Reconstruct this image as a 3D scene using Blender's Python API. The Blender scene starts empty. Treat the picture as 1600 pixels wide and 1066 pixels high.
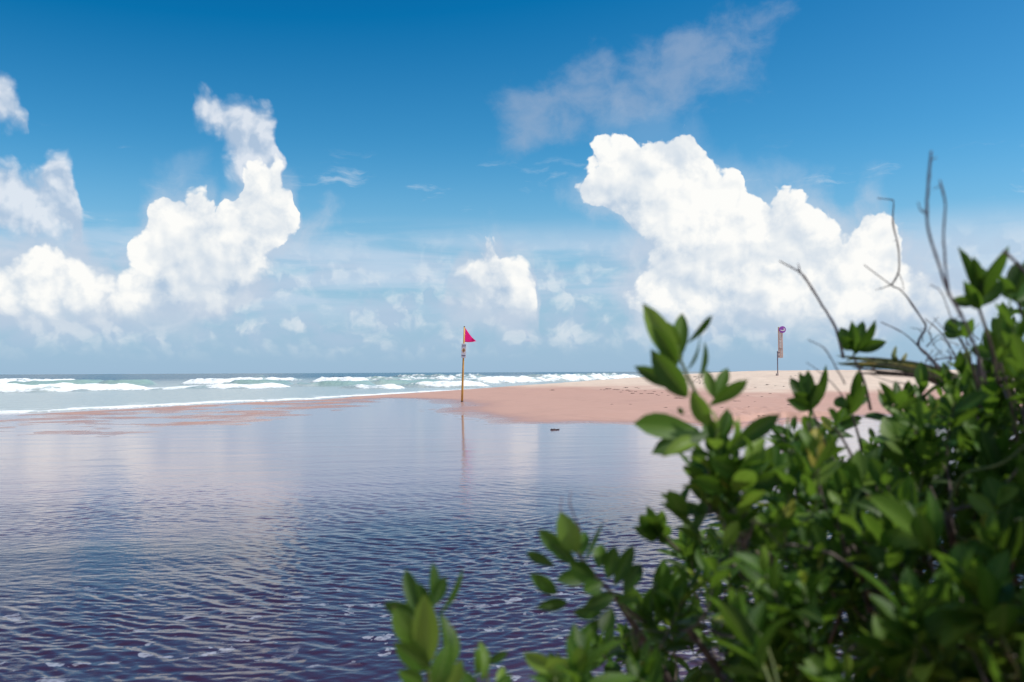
import bpy, math, random
import numpy as np
from mathutils import Vector, Matrix, Euler

# ------------------------------------------------------------------ camera
SC = bpy.context.scene
COL = SC.collection
CAM_H = 1.5
F_PX = 1555.0                       # focal length in photograph pixels (35 mm on a 36 mm wide sensor)
PITCH = math.radians(1.79)          # looking slightly up
ROLL = math.radians(-0.25)
cam_data = bpy.data.cameras.new('camera')
cam_data.sensor_width = 36.0
cam_data.lens = 35.0
cam_data.clip_start = 0.05
cam_data.clip_end = 60000.0
cam_data.dof.use_dof = True
cam_data.dof.focus_distance = 48.0
cam_data.dof.aperture_fstop = 4.8
cam = bpy.data.objects.new('camera', cam_data)
COL.objects.link(cam)
CAM_M = Matrix.Translation((0, 0, CAM_H)) @ Matrix.Rotation(math.pi / 2 + PITCH, 4, 'X') @ Matrix.Rotation(ROLL, 4, 'Z')
cam.matrix_world = CAM_M
SC.camera = cam

def ray(px, py):
    """world direction seen at a photograph pixel, scaled so that its depth is 1"""
    return CAM_M.to_3x3() @ Vector(((px - 800) / F_PX, (533 - py) / F_PX, -1.0))
def P(px, py, depth):
    return CAM_M.translation + ray(px, py) * depth
def G(px, py, z=0.0):
    """where the pixel's ray meets the level z"""
    d = ray(px, py)
    return CAM_M.translation + d * ((z - CAM_H) / d.z)

# ------------------------------------------------------------------ render and exposure
SC.render.engine = 'CYCLES'
SC.view_settings.view_transform = 'Standard'
SC.view_settings.look = 'None'
SC.view_settings.exposure = 0.0
SC.view_settings.gamma = 1.0
SC.view_settings.use_curve_mapping = False
SC.cycles.use_denoising = True
SC.cycles.max_bounces = 8
SC.cycles.diffuse_bounces = 3
SC.cycles.glossy_bounces = 4
SC.cycles.transmission_bounces = 6
SC.cycles.transparent_max_bounces = 8
SC.cycles.sample_clamp_indirect = 6.0
SC.cycles.caustics_reflective = False
SC.cycles.caustics_refractive = False

# ------------------------------------------------------------------ node helper
class NT:
    def __init__(s, tree):
        s.t = tree; s.n = tree.nodes; s.l = tree.links
    def _in(s, sock, v):
        if v is None: return
        if isinstance(v, bpy.types.NodeSocket): s.l.new(v, sock)
        else:
            if isinstance(v, (tuple, list)) and sock.type == 'RGBA' and len(v) == 3: v = (*v, 1.0)
            sock.default_value = v
    def m(s, op, a, b=None, c=None, clamp=False):
        n = s.n.new('ShaderNodeMath'); n.operation = op; n.use_clamp = clamp
        for i, v in enumerate((a, b, c)): s._in(n.inputs[i], v)
        return n.outputs[0]
    def add(s, a, b): return s.m('ADD', a, b)
    def sub(s, a, b): return s.m('SUBTRACT', a, b)
    def mul(s, a, b): return s.m('MULTIPLY', a, b)
    def mad(s, a, b, c): return s.m('MULTIPLY_ADD', a, b, c)
    def mn(s, a, b): return s.m('MINIMUM', a, b)
    def mx(s, a, b): return s.m('MAXIMUM', a, b)
    def vm(s, op, a, b=None, c=None, scale=None):
        n = s.n.new('ShaderNodeVectorMath'); n.operation = op
        for i, v in enumerate((a, b, c)): s._in(n.inputs[i], v)
        if scale is not None: s._in(n.inputs['Scale'], scale)
        return n.outputs[1] if op in ('DOT_PRODUCT', 'LENGTH', 'DISTANCE') else n.outputs[0]
    def xyz(s, x, y, z=0.0):
        n = s.n.new('ShaderNodeCombineXYZ')
        for i, v in enumerate((x, y, z)): s._in(n.inputs[i], v)
        return n.outputs[0]
    def sep(s, v):
        n = s.n.new('ShaderNodeSeparateXYZ'); s._in(n.inputs[0], v); return n.outputs
    def noise(s, v, scale, detail=4, rough=0.5, dims='3D', col=False, dist=0.0, lac=2.0):
        n = s.n.new('ShaderNodeTexNoise'); n.noise_dimensions = dims
        s._in(n.inputs['Vector'], v); s._in(n.inputs['Scale'], scale); s._in(n.inputs['Detail'], detail)
        s._in(n.inputs['Roughness'], rough); s._in(n.inputs['Distortion'], dist); s._in(n.inputs['Lacunarity'], lac)
        return n.outputs['Color'] if col else n.outputs['Fac']
    def voro(s, v, scale, detail=0, rough=0.5, dims='2D', feature='SMOOTH_F1', smooth=0.5, out='Distance'):
        n = s.n.new('ShaderNodeTexVoronoi'); n.voronoi_dimensions = dims; n.feature = feature
        s._in(n.inputs['Vector'], v); s._in(n.inputs['Scale'], scale)
        if 'Detail' in n.inputs: s._in(n.inputs['Detail'], detail); s._in(n.inputs['Roughness'], rough)
        if feature == 'SMOOTH_F1': s._in(n.inputs['Smoothness'], smooth)
        return n.outputs[out]
    def ramp(s, v, lo, hi, a=0.0, b=1.0, kind='SMOOTHSTEP'):
        n = s.n.new('ShaderNodeMapRange'); n.interpolation_type = kind
        for i, q in enumerate((v, lo, hi, a, b)): s._in(n.inputs[i], q)
        return n.outputs[0]
    def mix(s, f, a, b, mode='MIX'):
        n = s.n.new('ShaderNodeMix'); n.data_type = 'RGBA'; n.blend_type = mode
        s._in(n.inputs[0], f); s._in(n.inputs[6], a); s._in(n.inputs[7], b)
        return n.outputs[2]
    def curve(s, v, x0, x1, y0, y1, pts):
        """a value looked up in a curve given by (x, y) points"""
        f = s.ramp(v, x0, x1, kind='LINEAR')
        n = s.n.new('ShaderNodeFloatCurve'); c = n.mapping.curves[0]; n.mapping.extend = 'HORIZONTAL'
        pts = sorted(pts)
        q = [((x - x0) / (x1 - x0), (y - y0) / (y1 - y0)) for x, y in pts]
        c.points[0].location = q[0]; c.points[1].location = q[-1]
        for p in q[1:-1]: c.points.new(*p)
        for p in c.points: p.handle_type = 'AUTO_CLAMPED'
        n.mapping.update()
        s._in(n.inputs['Value'], f)
        return s.mad(n.outputs[0], y1 - y0, y0)
    def new(s, kind, **kw):
        n = s.n.new(kind)
        for k, v in kw.items():
            s._in(n.inputs[k.replace('_', ' ')], v)
        return n

# ------------------------------------------------------------------ sun and sky
SUN_AZ = math.radians(100)          # clockwise from straight ahead: high on the right
SUN_EL = math.radians(57)
SKY_STR = 0.09
sun_data = bpy.data.lights.new('sun', 'SUN')
sun_data.energy = 4.0
sun_data.angle = math.radians(0.53)
sun_data.color = (1.0, 0.955, 0.89)
sun = bpy.data.objects.new('sun', sun_data)
COL.objects.link(sun)
SUN_DIR = Vector((math.sin(SUN_AZ) * math.cos(SUN_EL), math.cos(SUN_AZ) * math.cos(SUN_EL), math.sin(SUN_EL)))
sun.rotation_euler = SUN_DIR.to_track_quat('Z', 'Y').to_euler()
sun.location = SUN_DIR * 50

world = bpy.data.worlds.new('World')
SC.world = world
world.use_nodes = True
world.node_tree.nodes.clear()
world.cycles.sampling_method = 'MANUAL'
world.cycles.sample_map_resolution = 512
W = NT(world.node_tree)
KU = F_PX / 100.0                   # sky coordinates: 1 unit is about 100 photograph pixels of angle

def uv(px, py):
    d = ray(px, py).normalized()
    return math.atan2(d.x, d.y) * KU, math.asin(d.z) * KU

def build_sky():
    tc = W.n.new('ShaderNodeTexCoord')
    d = W.vm('NORMALIZE', tc.outputs['Generated'])
    sx, sy, sz = W.sep(d)
    U = W.mul(W.m('ARCTAN2', sx, sy), KU)
    V = W.mul(W.m('ARCSINE', sz), KU)
    p = W.xyz(U, V, 0.0)

    sky = W.n.new('ShaderNodeTexSky')
    sky.sky_type = 'NISHITA'; sky.sun_disc = False
    sky.sun_elevation = SUN_EL; sky.sun_rotation = SUN_AZ
    sky.altitude = 0.0; sky.air_density = 1.0; sky.dust_density = 0.6; sky.ozone_density = 3.0
    # the photograph's strong blue rendering: the whole sky with more contrast and less red
    base = W.vm('MULTIPLY_ADD', sky.outputs[0], (1.03, 1.85, 2.15), tuple(x / SKY_STR for x in (-0.130, -0.232, -0.375)))
    base = W.vm('MINIMUM', W.vm('MAXIMUM', base, (0.03, 0.8, 2.5)), (9.0, 9.5, 10.0))

    # ---- shared noises
    warp = W.noise(p, 1.2, 5, 0.48, '2D', col=True)
    wr, wg, wb = W.sep(warp)
    Uw = W.add(U, W.mad(wr, 0.40, -0.20))
    Vw = W.add(V, W.mad(wg, 0.34, -0.17))
    pw = W.xyz(Uw, Vw, 0.0)
    puff = W.voro(pw, 2.3, 3.0, 0.5, smooth=0.35)                       # cauliflower heads
    light_off = W.vm('ADD', pw, (0.09, 0.14, 0.0))          # towards the sun
    puff_l = W.voro(light_off, 2.3, 2.0, 0.5, smooth=0.35)
    soft_n = W.noise(p, 0.9, 5, 0.6, '2D')
    big_n = W.noise(W.vm('ADD', p, (7.3, 2.1, 0)), 0.55, 4, 0.5, '2D')
    relief = W.m('MULTIPLY', W.sub(puff_l, puff), 1.9)      # >0 on the lit side of a head

    def lookup_top(pts):      # height of the outline over azimuth
        q = [uv(*a) for a in pts]
        return W.curve(Uw, -12, 12, -2, 6, q)
    def lookup_side(pts):     # azimuth of the outline over height
        q = [(uv(*a)[1], uv(*a)[0]) for a in pts]
        return W.curve(Vw, -1, 6, -12, 12, q)

    def cloud(top=None, left=None, right=None, base_y=None):
        f = None
        def mnn(f, g): return g if f is None else W.mn(f, g)
        if top: f = mnn(f, W.sub(lookup_top(top), Vw))
        if left: f = mnn(f, W.sub(Uw, lookup_side(left)))
        if right: f = mnn(f, W.sub(lookup_side(right), Uw))
        if base_y is not None:
            b = uv(800, base_y)[1]
            f = mnn(f, W.mul(W.sub(Vw, b), 0.8))
        return f

    # ---- the outlines, in sky angles
    big = cloud(
        top=[(860, 330), (890, 292), (915, 258), (935, 212), (960, 202), (985, 216), (1003, 228), (1022, 215), (1050, 220), (1076, 211),
             (1094, 222), (1110, 250), (1122, 264), (1150, 264), (1158, 292), (1190, 310), (1215, 304), (1242, 302), (1258, 314), (1278, 330),
             (1302, 346), (1320, 366), (1340, 344), (1360, 336), (1386, 350), (1404, 384), (1436, 425), (1490, 450), (1550, 480), (1640, 505), (1800, 560)],
        left=[(930, 150), (925, 205), (912, 262), (896, 292), (925, 318), (972, 345), (1004, 368), (1000, 400), (996, 440), (990, 478), (1004, 505), (1040, 530), (1100, 545)],
        base_y=528)
    tower = cloud(
        top=[(120, 470), (170, 440), (192, 402), (212, 350), (238, 320), (268, 306), (300, 307), (328, 320), (338, 336), (346, 312), (366, 304),
             (374, 270), (396, 259), (430, 262), (450, 288), (464, 320), (470, 420)],
        left=[(205, 300), (222, 345), (206, 370), (196, 400), (194, 430), (165, 452), (130, 480), (110, 510)],
        right=[(450, 250), (464, 300), (464, 340), (446, 372), (428, 400), (412, 425), (392, 460), (350, 482), (290, 510)],
        base_y=512)
    leftlow = cloud(
        top=[(-300, 430), (-100, 400), (0, 414), (16, 404), (50, 384), (90, 378), (108, 396), (126, 384), (150, 408), (166, 422), (186, 438), (205, 480), (230, 560), (250, 590)],
        base_y=505)
    centre = cloud(
        top=[(670, 580), (692, 540), (708, 440), (718, 406), (736, 395), (752, 389), (766, 379), (786, 380), (794, 402), (812, 412), (826, 430), (832, 452), (838, 520), (850, 580)],
        left=[(712, 380), (716, 420), (728, 450), (722, 480), (730, 505)],
        base_y=502)
    small = cloud(top=[(780, 580), (798, 560), (806, 484), (822, 478), (836, 486), (844, 560), (860, 580)], base_y=506)

    def alpha(f, soft, amp, shift=0.0):
        g = W.add(f, W.mad(puff, -amp, amp * 0.42 + shift))
        return W.ramp(g, 0.0, soft)
    cum = W.mx(W.mx(big, tower), W.mx(W.mx(leftlow, centre), small))
    edge = W.ramp(W.add(V, W.mul(wb, 1.5)), 0.9, 2.9, 0.60, 0.085)                  # crisp heads, ragged feet
    a_cum = alpha(cum, edge, 0.30, 0.15)
    a_cum = W.mul(a_cum, W.ramp(V, 0.30, 0.95, 0.15, 1.0))
    depth = W.ramp(cum, 0.0, 1.3)                           # how far inside the cloud
    lit = W.add(W.mad(relief, 0.20, 0.98), W.ramp(big_n, 0.46, 0.64, 0.02, -0.50))
    lit = W.add(lit, W.ramp(soft_n, 0.44, 0.64, 0.02, -0.40))
    lit = W.m('ADD', lit, W.mul(depth, 0.06), clamp=True)
    lit = W.mul(lit, W.ramp(W.add(V, W.mul(wb, 0.8)), 0.35, 1.6, 0.55, 1.0))
    c_cum = W.mix(lit, (0.46, 0.585, 0.735), (0.985, 0.985, 0.96))

    # ---- softer grey pieces: the bent top of the tower, banks at the far left
    bent = cloud(
        top=[(250, 480), (284, 230), (308, 158), (340, 161), (372, 161), (402, 176), (414, 172), (430, 202), (442, 252), (452, 330), (480, 480)],
        left=[(285, 140), (296, 160), (314, 182), (330, 206), (356, 242), (374, 290)],
        right=[(418, 150), (430, 182), (446, 222), (456, 290)], base_y=320)
    bank = cloud(top=[(-400, 240), (-120, 300), (0, 264), (20, 262), (40, 276), (68, 276), (80, 252), (102, 250), (118, 286), (126, 320), (140, 400), (160, 500)], base_y=385)
    upper = cloud(top=[(-500, 60), (-150, 90), (0, 122), (22, 138), (32, 160), (46, 186), (60, 250), (80, 380)], base_y=225)
    grey = W.mx(W.mx(bent, bank), upper)
    a_grey = W.mul(alpha(grey, 0.34, 0.22, 0.26), 0.88)
    c_grey = W.mix(W.m('ADD', W.mul(relief, 0.8), W.mad(soft_n, -0.9, 1.0), clamp=True), (0.47, 0.58, 0.73), (0.80, 0.84, 0.90))
    # ---- thin veil high up
    veil_shape = W.mul(W.ramp(W.m('ABSOLUTE', W.sub(V, W.mad(U, 0.20, 3.95))), 0.30, 1.20, 1.0, 0.0),
                       W.mul(W.ramp(U, -1.4, 0.5), W.ramp(U, 3.5, 4.9, 1.0, 0.0)))
    veil_n = W.noise(W.vm('MULTIPLY', W.vm('ADD', pw, (3.7, 9.2, 0)), (1.0, 1.35, 1.0)), 0.85, 6, 0.58, '2D')
    elsewhere = W.mul(W.ramp(W.m('ABSOLUTE', U), 9.0, 13.0), W.ramp(V, 1.5, 4.0))
    a_veil = W.mul(W.ramp(W.add(veil_n, W.mad(W.mx(veil_shape, W.mul(elsewhere, 0.7)), 0.52, -0.52)), 0.26, 0.72), 0.54)
    # ---- streaks of thin stratus and broken distant cumulus low over the sea
    st = W.noise(W.vm('MULTIPLY', W.vm('ADD', p, (1.3, 0.4, 0)), (0.28, 2.3, 1.0)), 1.0, 6, 0.55, '2D', dist=0.3)
    st_mask = W.mul(W.ramp(V, 0.5, 1.3), W.ramp(V, 1.7, 2.5, 1.0, 0.0))
    a_st = W.mul(W.mul(W.ramp(W.add(st, W.ramp(U, 4.8, 6.6, 0.0, 0.16)), 0.36, 0.66), st_mask), 0.66)
    low_v = W.noise(W.vm('MULTIPLY', W.vm('ADD', pw, (4.1, 8.8, 0)), (1.0, 1.7, 1.0)), 1.15, 6, 0.55, '2D')
    low_mask = W.mul(W.ramp(V, 0.12, 0.65), W.ramp(V, 1.1, 2.4, 1.0, 0.0))
    a_low = W.mul(W.mul(W.ramp(low_v, 0.32, 0.66), low_mask), 0.70)
    c_low = W.mix(W.m('ADD', W.mul(relief, 1.3), W.mad(big_n, -1.3, 1.15), clamp=True), (0.45, 0.575, 0.735), (0.78, 0.83, 0.875))
    wisp = W.noise(W.vm('MULTIPLY', W.vm('ADD', pw, (11.0, 5.0, 0)), (0.55, 2.6, 1.0)), 1.0, 6, 0.6, '2D')
    a_wisp = W.mul(W.mul(W.ramp(wisp, 0.60, 0.80), W.mul(W.ramp(V, 1.6, 2.2), W.ramp(V, 2.8, 3.6, 1.0, 0.0))), 0.5)
    # ---- clouds of the same kind around the rest of the sky
    rest_n = W.noise(d, 3.2, 7, 0.56)
    rest = W.mul(W.mul(W.ramp(rest_n, 0.52, 0.60), W.ramp(W.m('ABSOLUTE', U), 9.5, 12.0)), W.ramp(V, 0.3, 1.2))
    c_rest = W.mix(W.ramp(rest_n, 0.52, 0.75), (0.90, 0.91, 0.92), (0.55, 0.64, 0.76))

    S = 1.0 / SKY_STR
    def over(c, col, a):
        if isinstance(col, tuple): col = tuple(x * S for x in col)
        else: col = W.vm('SCALE', col, scale=S)
        return W.mix(a, c, col)
    c = base
    haze = W.ramp(V, -0.2, 3.9, 0.90, 0.0, 'SMOOTHERSTEP')
    c = over(c, (0.355, 0.515, 0.715), haze)
    c = over(c, (0.72, 0.79, 0.86), a_wisp)
    c = over(c, (0.60, 0.70, 0.84), a_st)
    c = over(c, (0.38, 0.47, 0.62), a_veil)
    halo_n = W.noise(W.vm('ADD', pw, (2.2, 6.4, 0)), 1.0, 6, 0.55, '2D')
    a_halo = W.mul(W.mul(W.ramp(W.add(cum, W.mad(halo_n, 1.6, -0.80)), -0.55, 0.10), W.ramp(V, 2.0, 3.4, 0.74, 0.14)), W.ramp(V, 0.3, 0.9))
    c = over(c, c_low, a_low)
    c = over(c, W.mix(halo_n, (0.42, 0.53, 0.69), (0.66, 0.73, 0.82)), a_halo)
    c = over(c, c_rest, rest)
    c = over(c, c_grey, a_grey)
    c = over(c, c_cum, a_cum)
    bg = W.n.new('ShaderNodeBackground'); W._in(bg.inputs['Color'], c); bg.inputs['Strength'].default_value = SKY_STR
    out = W.n.new('ShaderNodeOutputWorld'); W.l.new(bg.outputs[0], out.inputs['Surface'])
build_sky()

# ------------------------------------------------------------------ numeric helpers
def _perm(seed):
    r = np.random.RandomState(seed); a = r.permutation(512); return np.concatenate([a, a])
_PC = {}
def gnoise(x, y, seed=0):
    """gradient noise, about -0.7..0.7"""
    if seed not in _PC:
        r = np.random.RandomState(seed + 99); th = r.rand(512) * 2 * np.pi
        _PC[seed] = (_perm(seed), np.cos(th), np.sin(th))
    pm, gx, gy = _PC[seed]
    xi = np.floor(x).astype(int); yi = np.floor(y).astype(int)
    xf = x - xi; yf = y - yi; xi &= 511; yi &= 511
    u = xf * xf * xf * (xf * (xf * 6 - 15) + 10); v = yf * yf * yf * (yf * (yf * 6 - 15) + 10)
    def g(i, j, dx, dy):
        h = pm[(pm[(xi + i) & 511] + yi + j) & 511]; return gx[h] * dx + gy[h] * dy
    a = g(0, 0, xf, yf); b = g(1, 0, xf - 1, yf); c = g(0, 1, xf, yf - 1); d = g(1, 1, xf - 1, yf - 1)
    return (a + u * (b - a)) * (1 - v) + (c + u * (d - c)) * v
def fbm(x, y, seed=0, octv=4, gain=0.5):
    s = 0; a = 1.0; f = 1.0
    for o in range(octv):
        s = s + a * gnoise(x * f + 17.3 * o, y * f - 9.1 * o, seed + o); a *= gain; f *= 2.03
    return s
def sstep(a, b, x):
    t = np.clip((x - a) / (b - a), 0, 1); return t * t * (3 - 2 * t)

def grid_mesh(name, X, Y, Z, mat, keep=None, attrs=None, wrap=False, smooth=True):
    """one sheet from 2-D arrays of positions"""
    nr, nc = X.shape
    idx = np.arange(nr * nc).reshape(nr, nc)
    if wrap: idx = np.concatenate([idx, idx[:, :1]], axis=1)
    q = np.stack([idx[:-1, :-1], idx[:-1, 1:], idx[1:, 1:], idx[1:, :-1]], -1).reshape(-1, 4)
    if keep is not None:
        k = keep.reshape(-1); q = q[k[q].any(axis=1)]
    used = np.zeros(nr * nc, bool); used[q.reshape(-1)] = True
    remap = np.cumsum(used) - 1
    q = remap[q]
    co = np.stack([X, Y, Z], -1).reshape(-1, 3)[used].astype(np.float32)
    me = bpy.data.meshes.new(name)
    me.vertices.add(len(co)); me.vertices.foreach_set('co', co.reshape(-1))
    me.loops.add(q.size); me.loops.foreach_set('vertex_index', q.reshape(-1).astype(np.int32))
    me.polygons.add(len(q)); me.polygons.foreach_set('loop_start', np.arange(0, q.size, 4, dtype=np.int32))
    me.update(calc_edges=True); me.validate()
    if smooth: me.polygons.foreach_set('use_smooth', np.ones(len(q), bool))
    for k, a in (attrs or {}).items():
        at = me.attributes.new(k, 'FLOAT', 'POINT'); at.data.foreach_set('value', a.reshape(-1)[used].astype(np.float32))
    me.materials.append(mat)
    o = bpy.data.objects.new(name, me); COL.objects.link(o)
    return o

def material(name):
    m = bpy.data.materials.new(name); m.use_nodes = True
    m.node_tree.nodes.clear()
    t = NT(m.node_tree)
    out = t.n.new('ShaderNodeOutputMaterial')
    return m, t, out.inputs['Surface']
def attr(t, name):
    n = t.n.new('ShaderNodeAttribute'); n.attribute_name = name; return n.outputs['Fac']
def wpos(t):
    return t.n.new('ShaderNodeNewGeometry').outputs['Position']
def bump(t, h, strength, dist):
    n = t.n.new('ShaderNodeBump'); t._in(n.inputs['Height'], h); t._in(n.inputs['Strength'], strength); t._in(n.inputs['Distance'], dist)
    return n.outputs[0]
def principled(t, **kw):
    n = t.n.new('ShaderNodeBsdfPrincipled')
    for k, v in kw.items(): t._in(n.inputs[k.replace('_', ' ')], v)
    return n.outputs[0]
def structure(o, label=None):
    o['kind'] = 'structure'
    if label: o['label'] = label
    return o

# ------------------------------------------------------------------ the lie of the land (metres; lagoon level is z = 0)
SEA_Y = [-4000, -200, -20, 5, 20, 38, 58, 93, 145, 260, 600, 9000]
SEA_X = [-900, -95, -40, -32, -26, -19.5, -11.5, -0.5, 19, 60, 190, 3000]
def sea_dist(X, Y):
    """metres inland of the sea's edge"""
    xs = np.interp(Y, SEA_Y, SEA_X) + 0.5 * gnoise(Y * 0.12, Y * 0 + 3.3, 5) * np.clip(Y / 30, 0, 2)
    return (X - xs) * 0.92
LAG = [(-80, 62), (-12, 62), (-6.2, 57), (-4.6, 54), (-3.0, 44), (-3.3, 39), (-2.2, 33.2), (-0.4, 28.9), (1.9, 28.3), (3.2, 27.2), (6.6, 27.9),
       (9.0, 31), (12, 31.6), (20, 34), (40, 36), (70, 30), (130, 25), (900, 20)]
def lagoon_dist(X, Y):
    """signed metres behind the lagoon's far shore"""
    P0 = np.array(LAG, float); best = np.full(X.shape, 1e9)
    for a, b in zip(P0[:-1], P0[1:]):
        d = b - a; t = np.clip(((X - a[0]) * d[0] + (Y - a[1]) * d[1]) / (d @ d), 0, 1)
        best = np.minimum(best, np.hypot(X - a[0] - t * d[0], Y - a[1] - t * d[1]))
    yl = np.interp(X, [p[0] for p in LAG], [p[1] for p in LAG])
    return np.where(Y > yl, best, -best)
def near_shore(X, Y):
    """metres up the near bank, where the shrub grows"""
    yn = np.interp(X, [-60, -6, -1.5, 0.6, 2.5, 6, 14, 40, 200], [-8, 0.2, 1.6, 2.7, 3.4, 5.5, 10, 16, 18])
    return (yn - Y) + 0.25 * gnoise(X * 0.9, Y * 0.9, 8)

def land_height(X, Y):
    s1 = lagoon_dist(X, Y) + 0.9 * fbm(X * 0.35, Y * 0.16, 11, 4) + 0.15 * gnoise(X * 1.7, Y * 1.1, 15)
    s2 = sea_dist(X, Y) + 1.2 * fbm(X * 0.08, Y * 0.05, 12, 2)
    f1 = np.where(s1 > 0, 0.012 * s1 + 0.0011 * s1 * s1, np.maximum(0.006 * s1, -0.09))
    f2 = np.where(s2 > 0, 0.075 * s2, 0.05 * s2)
    h = np.minimum(f1, f2)
    cap = 1.53 + 0.06 * fbm(X * 0.05, Y * 0.04, 13, 3)
    h = np.where(h > 0, 0.5 * (h + cap - np.sqrt((h - cap) ** 2 + 0.02)), h)
    # dimpled dry sand and old footprints
    dry = sstep(0.45, 0.8, h)
    h = h + dry * (0.035 * fbm(X * 0.7, Y * 0.45, 21, 3) + 0.02 * fbm(X * 2.2, Y * 1.4, 22, 2))
    # a crumbling cut bank where the channel bends
    win = sstep(4.4, 6.4, X) * sstep(11.5, 9.6, X)
    step = sstep(0.6, 1.0, s1 + 0.35 * gnoise(X * 2.3, Y * 1.3, 31)) * sstep(7.5, 3.0, s1)
    h = h + 0.19 * win * step * (1 + 0.35 * fbm(X * 3.0, Y * 2.0, 33, 3))
    # low bars between lagoon and surf
    band = sstep(0.3, 1.5, s2) * sstep(21, 10, s2) * sstep(-4, -8, X) * sstep(14, 24, Y)
    bars = 0.003 + 0.046 * fbm(X * 0.28, Y * 0.30, 41, 5, 0.58)
    lip = 0.022 * sstep(0.1, 1.2, s2) * sstep(4.0, 1.6, s2) * sstep(34, 46, Y)
    h = np.where(band > 0, np.maximum(h, np.where(s1 > 0, h, -0.06) * (1 - band) + (bars + lip) * band), h)
    # the deep channel along the near bank, then the bank itself
    ch = near_shore(X, Y)
    h = h - 0.75 * sstep(-13, -4.5, ch + 1.5 * fbm(X * 0.25, Y * 0.25, 47, 3)) * (h < 0.1)
    n = near_shore(X, Y)
    hb = np.where(n > 0, 0.30 * np.tanh(n * 0.55), 0.22 * n) + 0.03 * fbm(X * 0.8, Y * 0.8, 51, 3)
    return np.maximum(np.maximum(h, -1.2), np.clip(hb, -1.2, 9))

# ---- materials of the setting
def sand_material():
    m, t, out = material('sand')
    p = wpos(t)
    h = t.sep(p)[2]
    n1 = t.noise(t.vm('MULTIPLY', p, (0.22, 0.14, 0.0)), 1.0, 5, 0.55)
    n2 = t.noise(p, 9.0, 4, 0.6)
    n3 = t.noise(t.vm('MULTIPLY', p, (1.0, 0.7, 1.0)), 1.6, 5, 0.6)
    grain = t.noise(p, 160.0, 2, 0.6)
    wet = t.ramp(t.add(h, t.mad(n1, 0.55, -0.275)), 0.34, 0.62, 1.0, 0.0)
    soaked = t.ramp(t.add(h, t.mad(n3, 0.03, -0.015)), 0.0, 0.045, 1.0, 0.0)
    dry_c = t.mix(n3, (0.68, 0.530, 0.415), (0.78, 0.63, 0.51))
    wet_c = t.mix(n3, (0.53, 0.305, 0.232), (0.61, 0.372, 0.290))
    c = t.mix(wet, dry_c, wet_c)
    tide = t.noise(t.xyz(t.mul(n1, 1.2), t.add(t.mul(h, 26.0), t.mul(n1, 9.0)), 0.0), 1.0, 3, 0.6)
    c = t.mix(t.ramp(tide, 0.52, 0.66, 0.0, 0.22), c, (0.42, 0.25, 0.20))
    c = t.mix(t.mul(soaked, 0.8), c, (0.40, 0.225, 0.18))
    c = t.mix(t.mul(t.ramp(n2, 0.62, 0.74), 0.28), c, (0.24, 0.16, 0.13))
    c = t.mix(t.mul(grain, 0.35), c, t.mix(0.5, c, (0.2, 0.13, 0.1)))
    hgt = t.add(t.mul(n2, 0.35), t.add(t.mul(n3, 1.0), t.mul(grain, 0.05)))
    nrm = bump(t, hgt, t.ramp(wet, 0.0, 1.0, 0.9, 0.12, 'LINEAR'), 0.05)
    rough = t.ramp(t.mx(t.mul(wet, 0.45), soaked), 0.0, 1.0, 0.95, 0.20, 'LINEAR')
    t.l.new(principled(t, Base_Color=c, Roughness=rough, Normal=nrm, Specular_IOR_Level=t.ramp(soaked, 0.0, 1.0, 0.10, 0.4, 'LINEAR')), out)
    return m

def lagoon_material():
    m, t, out = material('tannin_water')
    p = wpos(t)
    depth = attr(t, 'depth')
    calm = attr(t, 'calm')
    sh_n = t.noise(t.vm('MULTIPLY', p, (0.30, 0.35, 0)), 1.0, 5, 0.6)
    shallow = t.ramp(t.add(depth, t.mad(sh_n, 0.34, -0.17)), 0.0, 0.62, 1.0, 0.0, 'LINEAR')
    c = t.mix(shallow, (0.040, 0.017, 0.034), (0.27, 0.170, 0.205))
    w1 = t.noise(t.vm('MULTIPLY', p, (9.0, 13.0, 0)), 1.0, 3, 0.5)
    w2 = t.noise(t.vm('MULTIPLY', p, (2.6, 4.6, 0)), 1.0, 4, 0.55)
    nrm = bump(t, t.add(t.mul(w1, 0.35), w2), t.ramp(calm, 0, 1, 0.10, 0.024, 'LINEAR'), 0.10)
    water = principled(t, Base_Color=c, Roughness=t.ramp(calm, 0, 1, 0.05, 0.08, 'LINEAR'), IOR=1.333, Normal=nrm)
    # scum of foam drifting in threads over the near water
    wq = t.noise(p, 2.2, 3, 0.5, col=True)
    pq = t.vm('ADD', t.vm('MULTIPLY', p, (1.0, 1.0, 0.0)), t.vm('SCALE', wq, scale=0.35))
    blob = t.noise(t.vm('MULTIPLY', pq, (5.2, 6.4, 0)), 1.0, 4, 0.55)
    line = t.ramp(blob, 0.600, 0.628)
    patch = t.ramp(t.noise(t.vm('ADD', p, (4.0, 1.7, 0)), 1.3, 3, 0.6), 0.44, 0.54)
    hole = t.ramp(t.voro(p, 26.0, 0, dims='2D', feature='F1'), 0.15, 0.5, 0.55, 1.0)
    f = t.mul(t.mul(t.mul(line, patch), hole), attr(t, 'scum'))
    foam = principled(t, Base_Color=(0.46, 0.47, 0.54), Roughness=0.7)
    mx = t.n.new('ShaderNodeMixShader'); t._in(mx.inputs[0], t.mul(f, 0.60)); t.l.new(water, mx.inputs[1]); t.l.new(foam, mx.inputs[2])
    t.l.new(mx.outputs[0], out)
    return m

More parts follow.
